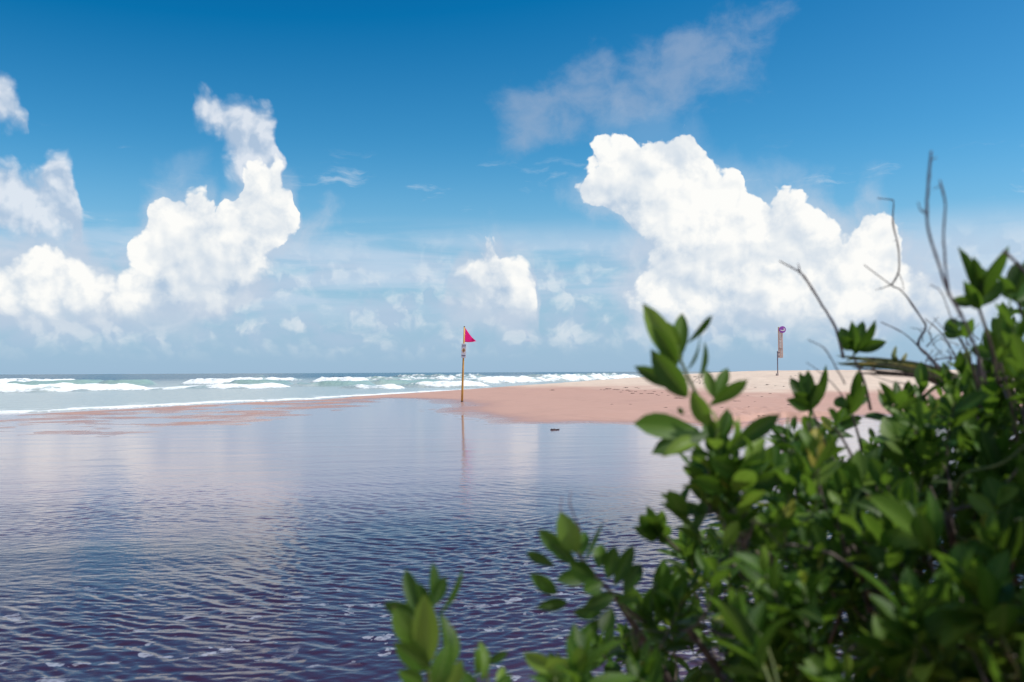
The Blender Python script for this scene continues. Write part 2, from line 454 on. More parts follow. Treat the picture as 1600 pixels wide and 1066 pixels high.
def sea_material():
    m, t, out = material('sea_water')
    p = wpos(t)
    off = attr(t, 'offshore'); foam_a = attr(t, 'foam'); face = attr(t, 'face')
    n_c = t.noise(t.vm('MULTIPLY', p, (0.06, 0.03, 0)), 1.0, 4, 0.55)
    c = t.mix(t.ramp(t.add(off, t.mad(n_c, 60, -30)), 20, 170), (0.43, 0.475, 0.445), (0.035, 0.105, 0.150))
    c = t.mix(t.mul(face, 0.75), c, (0.27, 0.42, 0.37))
    chop = t.noise(t.vm('MULTIPLY', p, (0.9, 0.55, 0.9)), 1.0, 5, 0.6)
    nrm = bump(t, chop, 0.5, 0.5)
    water = principled(t, Base_Color=c, Roughness=0.22, IOR=1.333, Specular_IOR_Level=0.35, Normal=nrm)
    f1 = t.noise(t.vm('MULTIPLY', p, (0.55, 0.40, 1.4)), 1.0, 6, 0.66)
    f2 = t.noise(t.vm('MULTIPLY', p, (2.2, 1.5, 5.0)), 1.0, 4, 0.6)
    brk = t.add(t.mul(f1, 0.62), t.mul(f2, 0.38))
    f = t.ramp(t.add(foam_a, t.mad(brk, 1.5, -0.75)), 0.42, 0.72)
    nf = bump(t, t.add(f1, t.mul(f2, 0.6)), 0.8, 0.35)
    foam = principled(t, Base_Color=(0.86, 0.87, 0.86), Roughness=0.8, Normal=nf, Specular_IOR_Level=0.2)
    mx = t.n.new('ShaderNodeMixShader'); t._in(mx.inputs[0], f); t.l.new(water, mx.inputs[1]); t.l.new(foam, mx.inputs[2])
    t.l.new(mx.outputs[0], out)
    return m

def fan_angles(lo, hi, n):
    return np.radians(np.linspace(lo, hi, n))

def build_beach():
    th = np.radians(np.concatenate([np.linspace(-34, 38, 620, endpoint=False), np.linspace(38, 326, 110, endpoint=False)]))
    r = np.concatenate([np.linspace(0.05, 4, 26, endpoint=False), np.geomspace(4, 22, 60, endpoint=False), np.linspace(22, 60, 210, endpoint=False),
                        np.linspace(60, 130, 130, endpoint=False), np.geomspace(130, 9000, 60)])
    R, T = np.meshgrid(r, th, indexing='ij')
    X = R * np.sin(T); Y = R * np.cos(T)
    Z = land_height(X, Y)
    o = grid_mesh('beach', X, Y, Z, sand_material(), wrap=True)
    return structure(o, 'pink and pale sand spit with a low berm')

def build_lagoon():
    th = np.radians(np.concatenate([np.linspace(-75, -33, 40, endpoint=False), np.linspace(-33, 34, 720, endpoint=False), np.linspace(34, 80, 40)]))
    inv = np.linspace(1 / 1.2, 1 / 4.2, 40, endpoint=False)
    inv2 = np.linspace(1 / 4.2, 1 / 78.0, 900)
    r = 1 / np.concatenate([inv, inv2])
    R, T = np.meshgrid(r, th, indexing='ij')
    X = R * np.sin(T); Y = R * np.cos(T)
    D = np.gradient(r)[:, None]
    rs = np.random.RandomState(4)
    Z = np.zeros_like(X)
    mA = np.clip(0.55 + 1.5 * fbm(X * 0.22, Y * 0.15, 61, 3), 0.05, 1.5)
    mB = np.clip(0.50 + 1.6 * fbm(X * 0.24, Y * 0.14, 64, 3), 0.05, 1.5)
    reach = sstep(20, 7.5, R + 2.5 * fbm(X * 0.2, Y * 0.2, 67, 2)) * 0.92 + 0.08
    wx = X + 0.25 * fbm(X * 0.5, Y * 0.5, 70, 2); wy = Y + 0.25 * fbm(X * 0.5, Y * 0.5, 73, 2)
    for k in range(84):
        lam = math.exp(rs.uniform(math.log(0.045), math.log(0.27)))
        grp = k % 3
        ang = math.radians([50, 133, 92][grp] + rs.normal(0, 17))
        slope = 0.0275 * min(1.0, lam / 0.09) * min(1.0, 0.14 / lam)
        kx, ky = math.cos(ang) * 2 * math.pi / lam, math.sin(ang) * 2 * math.pi / lam
        a = slope * lam / (2 * math.pi)
        fade = sstep(2.0, 3.6, lam / np.maximum(np.abs(D), 1e-3))
        Z += a * fade * [mA, mB, 0.5 * (mA + mB)][grp] * np.sin(kx * wx + ky * wy + rs.uniform(0, 6.28))
    Z *= reach
    # longer lazy undulations across the whole sheet
    for lam, ang, a in ((1.1, 84, 0.0009), (1.7, 101, 0.0010), (0.7, 110, 0.0006)):
        kk = 2 * math.pi / lam
        Z += a * sstep(2.2, 4.5, lam / np.abs(D)) * np.sin(kk * (math.cos(math.radians(ang)) * wx + math.sin(math.radians(ang)) * wy))
    land = land_height(X, Y)
    keep = (land < 0.05) & (sea_dist(X, Y) > -1.5)
    depth = np.clip(-land, 0, 1.0)
    calm = sstep(9, 22, R)
    scum = sstep(9.0, 5.8, R + 1.5 * fbm(X * 0.3, Y * 0.3, 77, 2))
    o = grid_mesh('lagoon', X, Y, Z, lagoon_material(), keep=keep, attrs=dict(depth=depth, calm=calm, scum=scum))
    return structure(o, 'still dark lagoon rippled near the bank')

# breakers: foot line in photograph pixels (from, to), height in metres, amount of white water
BREAKERS = [((-160, 617), (150, 613), 0.80, 1.0), ((140, 613), (275, 609), 0.62, 1.0), ((262, 610), (372, 606), 0.25, 0.8),
            ((362, 609), (490, 606), 0.55, 1.0), ((258, 601), (346, 601), 0.95, 1.0), ((10, 603), (182, 598), 0.75, 0.95),
            ((340, 597), (480, 596), 0.90, 1.0), ((468, 600), (560, 600), 1.05, 0.95), ((540, 598), (665, 597), 0.95, 0.55),
            ((572, 609), (652, 608), 0.50, 0.95), ((688, 607), (800, 605), 0.72, 0.95), ((785, 600), (905, 597), 1.0, 0.9),
            ((880, 597), (1030, 592.5), 1.15, 0.85), ((650, 596), (785, 594), 1.0, 0.7), ((-140, 598), (85, 596), 0.85, 0.9),
            ((15, 608), (100, 607), 0.72, 0.12), ((170, 604), (262, 603), 0.80, 0.10), ((430, 605), (480, 605), 0.5, 0.3), ((60, 604.5), (205, 602.5), 0.85, 0.08), ((375, 603), (475, 602), 0.85, 0.10), ((505, 605), (605, 604), 0.7, 0.12), ((640, 603), (735, 601), 0.85, 0.10),
            ((600, 590.5), (760, 590), 1.2, 0.6), ((150, 592), (330, 591), 1.2, 0.35), ((820, 590), (1000, 589), 1.25, 0.6), ((380, 590.5), (540, 590), 1.2, 0.4)]
def build_sea():
    th = np.concatenate([np.radians(np.linspace(-76, -33, 50, endpoint=False)), np.radians(np.linspace(-33, 15, 680, endpoint=False)), np.radians(np.linspace(15, 22, 20))])
    r = np.concatenate([np.linspace(24, 66, 120, endpoint=False), np.linspace(66, 170, 300, endpoint=False), np.linspace(170, 330, 110, endpoint=False),
                        np.geomspace(330, 14000, 90)])
    R, T = np.meshgrid(r, th, indexing='ij')
    X = R * np.sin(T); Y = R * np.cos(T)
    s = -sea_dist(X, Y)                                   # metres offshore
    s_edge = s + 0.5 * fbm(X * 0.35, Y * 0.2, 81, 3)
    fade = sstep(900, 250, R)
    amp = sstep(2, 45, s)
    Z = amp * fade * (0.16 * fbm(X * 0.05, Y * 0.10, 83, 3) + 0.05 * fbm(X * 0.35, Y * 0.45, 86, 3))
    foam = 0.13 * sstep(45, 5, s) + 0.02 + 0.12 * fbm(X * 0.04, Y * 0.05, 89, 2)
    face = np.zeros_like(X)
    heap = np.zeros_like(X)
    wob = 2.0 * fbm(X * 0.05, Y * 0.03, 92, 3) + 0.5 * fbm(X * 0.3, Y * 0.2, 95, 2)
    lump = fbm(X * 0.8, Y * 0.6, 98, 4)
    ridge = fbm(X * 0.35, Y * 0.02, 101, 3)
    for (a, b, H, white) in BREAKERS:
        A = G(*a); B = G(*b)
        ax, ay, bx, by = A.x, A.y, B.x, B.y
        L = math.hypot(bx - ax, by - ay); ux, uy = (bx - ax) / L, (by - ay) / L
        t = ((X - ax) * ux + (Y - ay) * uy) / L
        c = -((X - ax) * -uy + (Y - ay) * ux) + wob      # towards the shore
        c = c + 3.0 + 2.5 * (2 * t - 1) ** 2
        e = 0.14
        along = sstep(-e, e * 1.2, t) * sstep(1 + e, 1 - e * 1.2, t)
        hh = 0.80 * H * along * (1 + 0.35 * ridge)
        if white > 0.25:
            prof = np.where(c < 0, np.exp(-(c / 2.6) ** 2), np.clip(1 - c / (3.0 + 1.2 * lump), 0, 1) ** 0.9)
            bulk = hh * prof * (1 + 0.22 * lump)
            fm = along * np.where(c < 0, sstep(-1.2, -0.1, c), sstep(4.4, 1.8, c)) * white * (0.92 + 0.35 * ridge)
            fm = np.where(c > -1.8, fm, 0)
            heap = np.maximum(heap, bulk)
            foam = np.maximum(foam, fm * (0.88 + 0.45 * lump))
            foam = np.maximum(foam, 0.30 * along * sstep(12, 4, c) * (c > 0) * white)
            face = np.maximum(face, along * sstep(-2.4, -0.4, c) * (c < 1.0) * 0.8)
        else:
            prof = np.where(c < 0, np.exp(-(c / 4.0) ** 2), np.exp(-(c / 1.5) ** 2))
            heap = np.maximum(heap, hh * prof)
            face = np.maximum(face, along * np.exp(-((c - 0.8) / 2.2) ** 2))
            foam = np.maximum(foam, white * along * np.exp(-(c / 0.8) ** 2) * 3)
    Z = Z + heap
    swash = np.exp(-((s_edge - 0.5) / 0.65) ** 2) * (0.82 + 0.4 * fbm(X * 0.5, Y * 0.3, 84, 3))
    swash = np.maximum(swash, 0.46 * sstep(9, 1.5, s) * (s > 0))
    foam = np.maximum(foam, swash)
    Z = Z + 0.035 * sstep(-0.1, 1.0, s_edge) + 0.10 * sstep(1.5, 14, s) * 0 + 0.05 * np.exp(-((s_edge - 0.9) / 0.7) ** 2) * (0.6 + 0.6 * lump)
    Z = np.where(s_edge < -0.1, -0.25, Z + 0.004)
    o = grid_mesh('sea', X, Y, Z, sea_material(), keep=s_edge > -1.6, attrs=dict(offshore=s, foam=foam, face=face))
    return structure(o, 'green-grey sea with rows of white breakers')

build_beach()
build_lagoon()
build_sea()

# ------------------------------------------------------------------ objects: helpers
def tag(o, label, cat, group=None):
    o['label'] = label; o['category'] = cat
    if group: o['group'] = group
    return o
def empty(name, loc):
    o = bpy.data.objects.new(name, None); o.empty_display_size = 0.1; o.location = loc; COL.objects.link(o); return o
class MB:
    """collects shapes into one mesh; coordinates are world metres"""
    def __init__(s): s.v = []; s.f = []
    def poly(s, pts, faces):
        k = len(s.v); s.v += [tuple(p) for p in pts]; s.f += [tuple(i + k for i in f) for f in faces]
    def tube(s, pts, rad, n=7, cap=True):
        pts = [Vector(p) for p in pts]
        if not isinstance(rad, (list, tuple)): rad = [rad] * len(pts)
        k = len(s.v); up = Vector((0.31, 0.52, 0.79))
        for i, p in enumerate(pts):
            d = (pts[min(i + 1, len(pts) - 1)] - pts[max(i - 1, 0)])
            if d.length < 1e-9: d = Vector((0, 0, 1))
            d.normalize(); a = d.cross(up).normalized(); b = d.cross(a).normalized()
            for j in range(n):
                t = 2 * math.pi * j / n
                s.v.append(tuple(p + (a * math.cos(t) + b * math.sin(t)) * rad[i]))
        for i in range(len(pts) - 1):
            for j in range(n):
                s.f.append((k + i * n + j, k + i * n + (j + 1) % n, k + (i + 1) * n + (j + 1) % n, k + (i + 1) * n + j))
        if cap:
            s.f.append(tuple(k + j for j in reversed(range(n)))); e = k + (len(pts) - 1) * n
            s.f.append(tuple(e + j for j in range(n)))
    def box(s, o, x, y, z):
        """box with centre o and half-axes x, y, z"""
        o, x, y, z = Vector(o), Vector(x), Vector(y), Vector(z)
        c = [o + x * i + y * j + z * k for i in (-1, 1) for j in (-1, 1) for k in (-1, 1)]
        s.poly(c, [(0, 1, 3, 2), (4, 6, 7, 5), (0, 4, 5, 1), (2, 3, 7, 6), (0, 2, 6, 4), (1, 5, 7, 3)])
    def disc(s, o, x, y, z, n=32):
        """thick disc, radius axes x and y, half thickness z"""
        o, x, y, z = Vector(o), Vector(x), Vector(y), Vector(z); pts = []
        for e in (-1, 1):
            pts += [o + x * math.cos(2 * math.pi * i / n) + y * math.sin(2 * math.pi * i / n) + z * e for i in range(n)]
        s.poly(pts, [tuple(reversed(range(n))), tuple(range(n, 2 * n))] + [(i, (i + 1) % n, n + (i + 1) % n, n + i) for i in range(n)])
    def build(s, name, mat, parent=None, smooth=False, bevel=0.0):
        me = bpy.data.meshes.new(name); me.from_pydata(s.v, [], s.f); me.update()
        me.materials.append(mat)
        if smooth: me.polygons.foreach_set('use_smooth', [True] * len(me.polygons))
        o = bpy.data.objects.new(name, me); COL.objects.link(o)
        if parent is not None:
            r = parent; off = Vector((0, 0, 0))
            while r is not None: off += r.location; r = r.parent
            me.transform(Matrix.Translation(-off)); o.parent = parent
        if bevel:
            b = o.modifiers.new('bevel', 'BEVEL'); b.width = bevel; b.segments = 2
        return o
def ground_z(x, y):
    return float(land_height(np.array([[x]], float), np.array([[y]], float))[0, 0])
def ground_hit(px, py):
    """where a pixel's ray first meets the sand or the lagoon"""
    d = ray(px, py); t = np.concatenate([np.linspace(3, 120, 4000)])
    X = d.x * t; Y = d.y * t; Z = CAM_H + d.z * t
    h = np.maximum(land_height(X[None], Y[None])[0], 0.0)
    k = np.argmax(Z <= h) if (Z <= h).any() else len(t) - 1
    return Vector((X[k], Y[k], h[k]))

def plain(name, col, rough=0.6, var=0.12, scale=12.0, spec=0.4):
    m, t, out = material(name)
    p = t.n.new('ShaderNodeTexCoord').outputs['Object']
    n = t.noise(p, scale, 5, 0.6)
    c = t.mix(t.ramp(n, 0.3, 0.7), tuple(x * (1 - var) for x in col), tuple(min(1, x * (1 + var)) for x in col))
    t.l.new(principled(t, Base_Color=c, Roughness=rough, Normal=bump(t, n, 0.15, 0.01), Specular_IOR_Level=spec), out)
    return m

# ------------------------------------------------------------------ the flag marker on the spit
def build_flag_marker():
    base = ground_hit(722, 628); D = base.y
    sc = D / F_PX
    X, Zv, Yv = Vector((1, 0, 0)), Vector((0, 0, 1)), Vector((0, 1, 0))
    top = P(725.6, 511, D)
    lean = (top - base)
    t = lambda k: base + lean * k
    root = empty('warning_flag_marker', base)
    tag(root, 'tall yellow pole with magenta pennant and white warning plate standing on the sand spit', 'flag')
    wood = plain('yellow_painted_wood', (0.62, 0.33, 0.07), 0.55, 0.16, 5.0)
    b = MB(); b.tube([t(-0.06), t(0.2), t(0.6), t(1.0)], [1.75 * sc, 1.7 * sc, 1.35 * sc, 1.05 * sc], 14); b.build('pole', wood, root, True)
    b = MB(); b.tube([t(1.0), t(1.006), t(1.010)], [1.2 * sc, 1.2 * sc, 0.6 * sc], 12); b.build('pole_cap', plain('dark_band', (0.10, 0.06, 0.05)), root)
    b = MB(); b.tube([t(0.0), t(0.014)], [2.0 * sc, 1.95 * sc], 14); b.build('foot_band', plain('dark_band_foot', (0.09, 0.06, 0.05)), root)
    # pennant: hoist on the pole, fly low to the right, soft folds
    b = MB(); n, m = 22, 12
    h0 = P(727.0, 512.5, D); h1 = P(725.9, 534.6, D); tip = P(744.2, 533.2, D + 0.42)
    for i in range(n + 1):
        u = i / n
        a = h0.lerp(tip, u) + Zv * (-sc * 4.2 * math.sin(math.pi * u) * (0.6 + 0.4 * u)) * 0.55
        c = h1.lerp(tip, u) + Zv * (-sc * 0.9 * math.sin(math.pi * u))
        for j in range(m + 1):
            v = j / m
            q = a.lerp(c, v) + Yv * sc * 2.2 * (math.sin(7.5 * u + 2.2 * v) * u * 0.7 + 0.4 * math.sin(15 * u + 5 * v) * u)
            b.v.append(tuple(q))
    for i in range(n):
        for j in range(m):
            k = i * (m + 1) + j; b.f.append((k, k + 1, k + m + 2, k + m + 1))
    mt, nt, out = material('magenta_cloth')
    dif = principled(nt, Base_Color=(0.88, 0.004, 0.27), Roughness=0.75)
    tr = nt.n.new('ShaderNodeBsdfTranslucent'); tr.inputs[0].default_value = (0.88, 0.004, 0.27, 1)
    mx = nt.n.new('ShaderNodeMixShader'); mx.inputs[0].default_value = 0.35; nt.l.new(dif, mx.inputs[1]); nt.l.new(tr.outputs[0], mx.inputs[2]); nt.l.new(mx.outputs[0], out)
    fl = b.build('pennant', mt, root, True)
    so = fl.modifiers.new('cloth', 'SOLIDIFY'); so.thickness = 0.004
    fl['label'] = 'magenta triangular pennant blowing to the side'
    cord = plain('tie_cord', (0.5, 0.45, 0.4))
    for k in (0.985, 0.90, 0.81):
        b = MB(); b.tube([t(k) + X * sc * 1.0 - Yv * 0.005, t(k) + X * sc * 2.2], 0.45 * sc, 6); b.build('halyard_tie', cord, root)
    # plate
    yb = -Yv * (1.6 * sc + 0.02)
    up = lean.normalized(); side = Yv.cross(up).normalized() * 1.0
    side = up.cross(-Yv).normalized(); side = side if side.x > 0 else -side
    c = P(724.7, 548.2, D) + yb
    white = plain('white_enamel', (0.74, 0.75, 0.80), 0.4, 0.04)
    navy = plain('navy_print', (0.05, 0.055, 0.16), 0.5, 0.05)
    lilac = plain('lilac_print', (0.33, 0.31, 0.50), 0.5, 0.05)
    amber = plain('amber_print', (0.72, 0.38, 0.10), 0.5, 0.05)
    b = MB(); b.box(c, side * 3.7 * sc, -Yv * 0.008, up * 11.2 * sc); pl = b.build('warning_plate', white, root, bevel=0.004)
    f = c - Yv * 0.012
    b = MB(); b.poly([f + up * 4.0 * sc * 0.98 + up * 0.6 * sc, f + side * 2.9 * sc + up * 0.6 * sc, f - up * 3.4 * sc, f - side * 2.9 * sc + up * 0.6 * sc],
                     [(3, 2, 1, 0)]); b.build('warning_diamond', amber, pl)
    f2 = f - Yv * 0.003
    b = MB()     # figure in the diamond: head, body, waves
    b.disc(f2 + up * 1.9 * sc - side * 0.2 * sc, side * 0.55 * sc, up * 0.55 * sc, -Yv * 0.001, 12)
    b.box(f2 + up * 0.7 * sc + side * 0.15 * sc, (side + up * 0.5) * 0.9 * sc, -Yv * 0.001, (up - side * 0.3) * 0.5 * sc)
    b.box(f2 - up * 0.6 * sc, side * 1.0 * sc, -Yv * 0.0012, up * 0.32 * sc)
    b.build('swimmer_symbol', navy, pl)
    rs = random.Random(3)
    def print_row(cy, hgt, x0, x1, mat, name):
        b = MB(); x = x0
        while x < x1:
            w = rs.uniform(0.30, 0.55)
            b.box(f2 + up * cy * sc + side * (x + w / 2) * sc, side * w * 0.5 * sc, -Yv * 0.001, up * hgt * 0.5 * sc); x += w + 0.10
        b.build(name, mat, pl)
    print_row(8.5, 1.1, -2.9, 3.0, navy, 'heading_print')
    print_row(6.5, 0.7, -3.0, 3.0, lilac, 'small_print')
    print_row(-7.4, 1.3, -3.1, 2.9, navy, 'heading_print')
    print_row(-9.3, 0.6, -1.8, 2.2, lilac, 'small_print')
    clamp = plain('dark_clamp', (0.10, 0.08, 0.09))
    for k in (9.8, -10.3):
        b = MB(); b.tube([c + up * k * sc - side * 1.8 * sc + Yv * 0.03, c + up * k * sc + side * 1.8 * sc + Yv * 0.03], 0.5 * sc, 8); b.build('plate_clamp', clamp, root)
    return root

# ------------------------------------------------------------------ the plank sign on the berm
def build_plank_sign():
    D = 70.0
    gx = ray(1214, 578).x * D
    gz = ground_z(gx, D)
    sc = D / F_PX
    base = Vector((gx, D, gz))
    root = empty('beach_sign', base)
    tag(root, 'tall plank beach sign with round purple emblem on a steel post atop the berm', 'sign')
    X, Y, Z = Vector((1, 0, 0)), Vector((0, 1, 0)), Vector((0, 0, 1))
    q = lambda px, py: P(px, py, D)
    steel = plain('grey_steel', (0.20, 0.17, 0.21), 0.5, 0.1)
    plank_m, t, out = material('weathered_plank')
    pc = t.n.new('ShaderNodeTexCoord').outputs['Object']
    g = t.noise(t.vm('MULTIPLY', pc, (14, 14, 1.2)), 1.5, 5, 0.6)
    t.l.new(principled(t, Base_Color=t.mix(t.ramp(g, 0.3, 0.7), (0.52, 0.33, 0.26), (0.68, 0.50, 0.43)), Roughness=0.75, Normal=bump(t, g, 0.4, 0.02)), out)
    white = plain('white_lettering', (0.80, 0.78, 0.75), 0.5, 0.03)
    purple = plain('purple_disc', (0.33, 0.085, 0.46), 0.4, 0.06)
    b = MB(); pb = q(1214.8, 578); pt = q(1214.6, 549)
    b.tube([Vector((pb.x, D, gz - 0.15)), pt], 0.85 * sc, 12); b.build('post', steel, root, True)
    b = MB(); b.disc(Vector((pb.x - 0.03, D, gz + 0.06)), X * 2.3 * sc, Y * 2.3 * sc, Z * 0.09, 18); b.build('footing', plain('concrete', (0.42, 0.34, 0.31)), root, bevel=0.02)
    # three boards side by side, rounded head
    yf = -Y * (0.85 * sc + 0.03)
    boards = [(1215.2, 1217.6, 510.9, 559.4), (1217.75, 1220.1, 511.5, 559.6), (1220.25, 1222.9, 513.0, 559.2)]
    for x0, x1, y0, y1 in boards:
        a = q(x0, y0); c = q(x1, y1); b = MB()
        b.box(Vector(((a.x + c.x) / 2, D, (a.z + c.z) / 2)) + yf, X * (c.x - a.x) / 2, Y * 0.022, Z * (a.z - c.z) / 2); b.build('plank', plank_m, root, bevel=0.012)
    for py in (551.0, 556.6):
        a = q(1216.3, py); b = MB(); b.box(Vector((a.x, D, a.z)) + Y * -0.02, X * 1.9 * sc, Y * 0.03, Z * 0.75 * sc); b.build('bracket', steel, root)
        b = MB(); b.box(Vector((a.x, D, a.z)) + yf - Y * 0.032, X * 1.5 * sc, Y * 0.008, Z * 0.6 * sc); b.build('bolt_plate', steel, root)
    # lettering running up the boards
    f = yf - Y * 0.030
    b = MB()
    def stroke(x0, y0, x1, y1):
        a = q(x0, y0); c = q(x1, y1)
        b.box(Vector(((a.x + c.x) / 2, D, (a.z + c.z) / 2)) + f, X * abs(c.x - a.x) / 2, Y * 0.006, Z * abs(a.z - c.z) / 2)
    y = 521.0; rs = random.Random(8)
    for seg in ((521.2, 529.6), (532.2, 535.0), (536.6, 543.8)):
        y = seg[0]
        while y < seg[1]:
            k = rs.choice((0, 1, 2)); stroke(1218.0, y, 1219.9, y + 0.45)
            if k: stroke(1218.0 if k == 1 else 1219.4, y + 0.45, 1218.5 if k == 1 else 1219.9, y + 1.0)
            y += 1.15
    stroke(1217.2, 532.4, 1220.6, 533.3)
    b.build('lettering', white, root)
    b = MB(); stroke2 = [(1216.2, 543.9, 1220.4, 544.5), (1216.4, 545.3, 1222.2, 545.7)]
    for x0, y0, x1, y1 in stroke2:
        a = q(x0, y0); c = q(x1, y1); b.box(Vector(((a.x + c.x) / 2, D, (a.z + c.z) / 2)) + f, X * (c.x - a.x) / 2, Y * 0.005, Z * (a.z - c.z) / 2)
    b.build('carved_line', plain('carved_brown', (0.25, 0.12, 0.09)), root)
    # round emblem: purple disc with a white wave and bird-like crest
    oc = q(1222.0, 515.2); o = Vector((oc.x, D, oc.z)) + yf - Y * 0.06; R = 5.3 * sc
    b = MB(); b.disc(o, X * R, Z * R, -Y * 0.035, 40); em = b.build('emblem', purple, root, bevel=0.01)
    b = MB(); ff = o - Y * 0.040
    def blob(pts):
        n = len(pts); b.poly([ff + X * (x * R) + Z * (z * R) for x, z in pts] + [ff - Y * 0.008 + X * (x * R) + Z * (z * R) for x, z in pts],
                             [tuple(range(n)), tuple(reversed(range(n, 2 * n)))] + [(i, n + i, n + (i + 1) % n, (i + 1) % n) for i in range(n)])
    blob([(-0.62, -0.02), (-0.2, -0.16), (0.2, -0.10), (0.42, 0.05), (0.36, 0.28), (0.10, 0.48), (0.42, 0.46), (0.66, 0.20), (0.68, -0.12), (0.50, -0.36), (0.10, -0.46), (-0.35, -0.40), (-0.62, -0.30)])
    b.build('wave_mark', white, em)
    return root

# ------------------------------------------------------------------ seaweed along the wrack line
def seaweed_mesh(seed, size, n):
    rs = random.Random(seed); b = MB()
    for i in range(n):
        a = rs.uniform(0, 6.28); r = size * 0.5 * math.sqrt(rs.random()); c = Vector((r * math.cos(a) * 1.3, r * math.sin(a), 0.0))
        hd = rs.uniform(0, 6.28); L = size * rs.uniform(0.18, 0.5); lift = size * rs.uniform(0.05, 0.22)
        pts = []
        for k in range(5):
            u = k / 4; pts.append(c + Vector((math.cos(hd + u) * L * u, math.sin(hd + u) * L * u, 0.005 + lift * math.sin(math.pi * min(1, u * 1.05)))))
        b.tube(pts, [size * 0.045, size * 0.06, size * 0.055, size * 0.04, size * 0.012], 5)
    # matted heart of the clump
    rings, seg = 4, 10; k = len(b.v)
    for i in range(rings + 1):
        ph = i / rings * math.pi / 2
        for j in range(seg):
            th = 2 * math.pi * j / seg; rr = size * 0.36 * math.cos(ph) * rs.uniform(0.75, 1.2) + 0.002
            b.v.append((rr * 1.35 * math.cos(th), rr * math.sin(th), size * 0.20 * math.sin(ph) * rs.uniform(0.8, 1.2) - 0.01))
    for i in range(rings):
        for j in range(seg): b.f.append((k + i * seg + j, k + i * seg + (j + 1) % seg, k + (i + 1) * seg + (j + 1) % seg, k + (i + 1) * seg + j))
    me = bpy.data.meshes.new('seaweed'); me.from_pydata(b.v, [], b.f); me.update()
    return me
def build_seaweed():
    m = plain('dried_seaweed', (0.055, 0.032, 0.028), 0.7, 0.5, 25.0)
    protos = [seaweed_mesh(s, 1.0, n) for s, n in ((1, 16), (2, 11), (3, 20), (4, 8))]
    for q in protos: q.materials.append(m)
    rs = random.Random(12)
    def put(px, py, wpx, label, group=None, k=None, flat=1.0):
        g = ground_hit(px, py); s = 1.25 * wpx * g.y / F_PX / 1.35
        o = bpy.data.objects.new('seaweed_clump', protos[rs.randrange(4) if k is None else k]); COL.objects.link(o)
        o.location = g - Vector((0, 0, 0.01 * s)); o.scale = (s, s * rs.uniform(0.8, 1.3), s * rs.uniform(0.55, 0.9) * flat); o.rotation_euler = (0, 0, rs.uniform(-0.5, 0.5))
        tag(o, label, 'seaweed', group)
    put(866, 672, 13, 'dark seaweed clump lying alone in the shallow lagoon below the flag', k=0)
    put(950, 608, 8, 'largest dark seaweed clump at the seaward end of the wrack line', k=2)
    put(863, 610, 5.5, 'small lone seaweed clump on bare sand between the flag and the wrack line', k=1)
    for (px, py, w) in ((956, 632, 3), (985, 632, 4), (1040, 637, 4)):
        put(px, py, w, 'small seaweed scrap on smooth pink sand below the wrack line', 'scraps below the wrack line')
    wr = 'dark seaweed scrap strung along the wrack line on the sand'
    for (px, py, w) in ((939, 609, 3), (944, 609.5, 3), (960, 609, 3.5), (965, 609.3, 4), (973, 610, 3), (978, 606, 4.5), (984, 611.5, 6), (980, 610, 4), (994, 606, 4), (998, 607, 3),
                        (988, 615, 5), (993, 612, 4), (1002, 615.6, 4), (1014, 615.2, 4.5), (1019, 615, 3.5), (1026, 617, 3), (1029, 618, 3), (1044, 618, 4), (1058, 622.5, 6), (1064, 623, 5),
                        (1008, 611, 4), (1022, 612, 3.5), (1034, 614, 3), (970, 613, 3)):
        put(px, py, w * rs.uniform(0.9, 1.2), wr, 'wrack line seaweed', flat=1.1)
    # the dense litter below the crest, too fine to count
    vs, fs = [], []
    for i in range(120):
        px = 1060 + 42 * rs.random(); py = 588.5 + 13 * rs.random() - (px - 1066) * 0.06
        g = ground_hit(px, py); sz = rs.uniform(1.4, 3.6) * g.y / F_PX / 1.35; a = rs.uniform(0, 6.28); q = protos[rs.choice((1, 3))]; k = len(vs)
        for v in q.vertices:
            vs.append((g.x + sz * (v.co.x * math.cos(a) - v.co.y * math.sin(a)), g.y + sz * (v.co.x * math.sin(a) + v.co.y * math.cos(a)), g.z + sz * v.co.z * 1.1 - 0.01 * sz))
        fs += [tuple(j + k for j in f.vertices) for f in q.polygons]
    me = bpy.data.meshes.new('wrack_litter'); me.from_pydata(vs, [], fs); me.update(); me.materials.append(m)
    o = bpy.data.objects.new('wrack_litter', me); COL.objects.link(o); o['kind'] = 'stuff'
    tag(o, 'dense patch of dark weed litter on the sand just below the berm crest', 'seaweed')
    bl = 'dark scrap of driftweed scattered on the pale berm sand'
    for (px, py, w) in ((1199, 601.5, 6), (1212, 603, 4), (1203, 615, 4), (1190, 620, 4), (1168, 618.5, 3), (1148, 627, 6), (1154, 627, 4), (1179, 628, 3), (1236, 588, 4), (1243, 587, 3),
                        (1127, 637, 5), (1170, 636, 3), (1185, 650, 5), (1192, 650, 4), (1225, 604, 4), (1165, 594, 3), (1180, 606, 3), (1245, 606, 4)):
        put(px, py, w, bl, 'driftweed on the berm', flat=0.9)
    put(1233, 633, 7, 'dark seaweed clump above the crumbling cut bank', k=3)

build_flag_marker()
build_plank_sign()
build_seaweed()

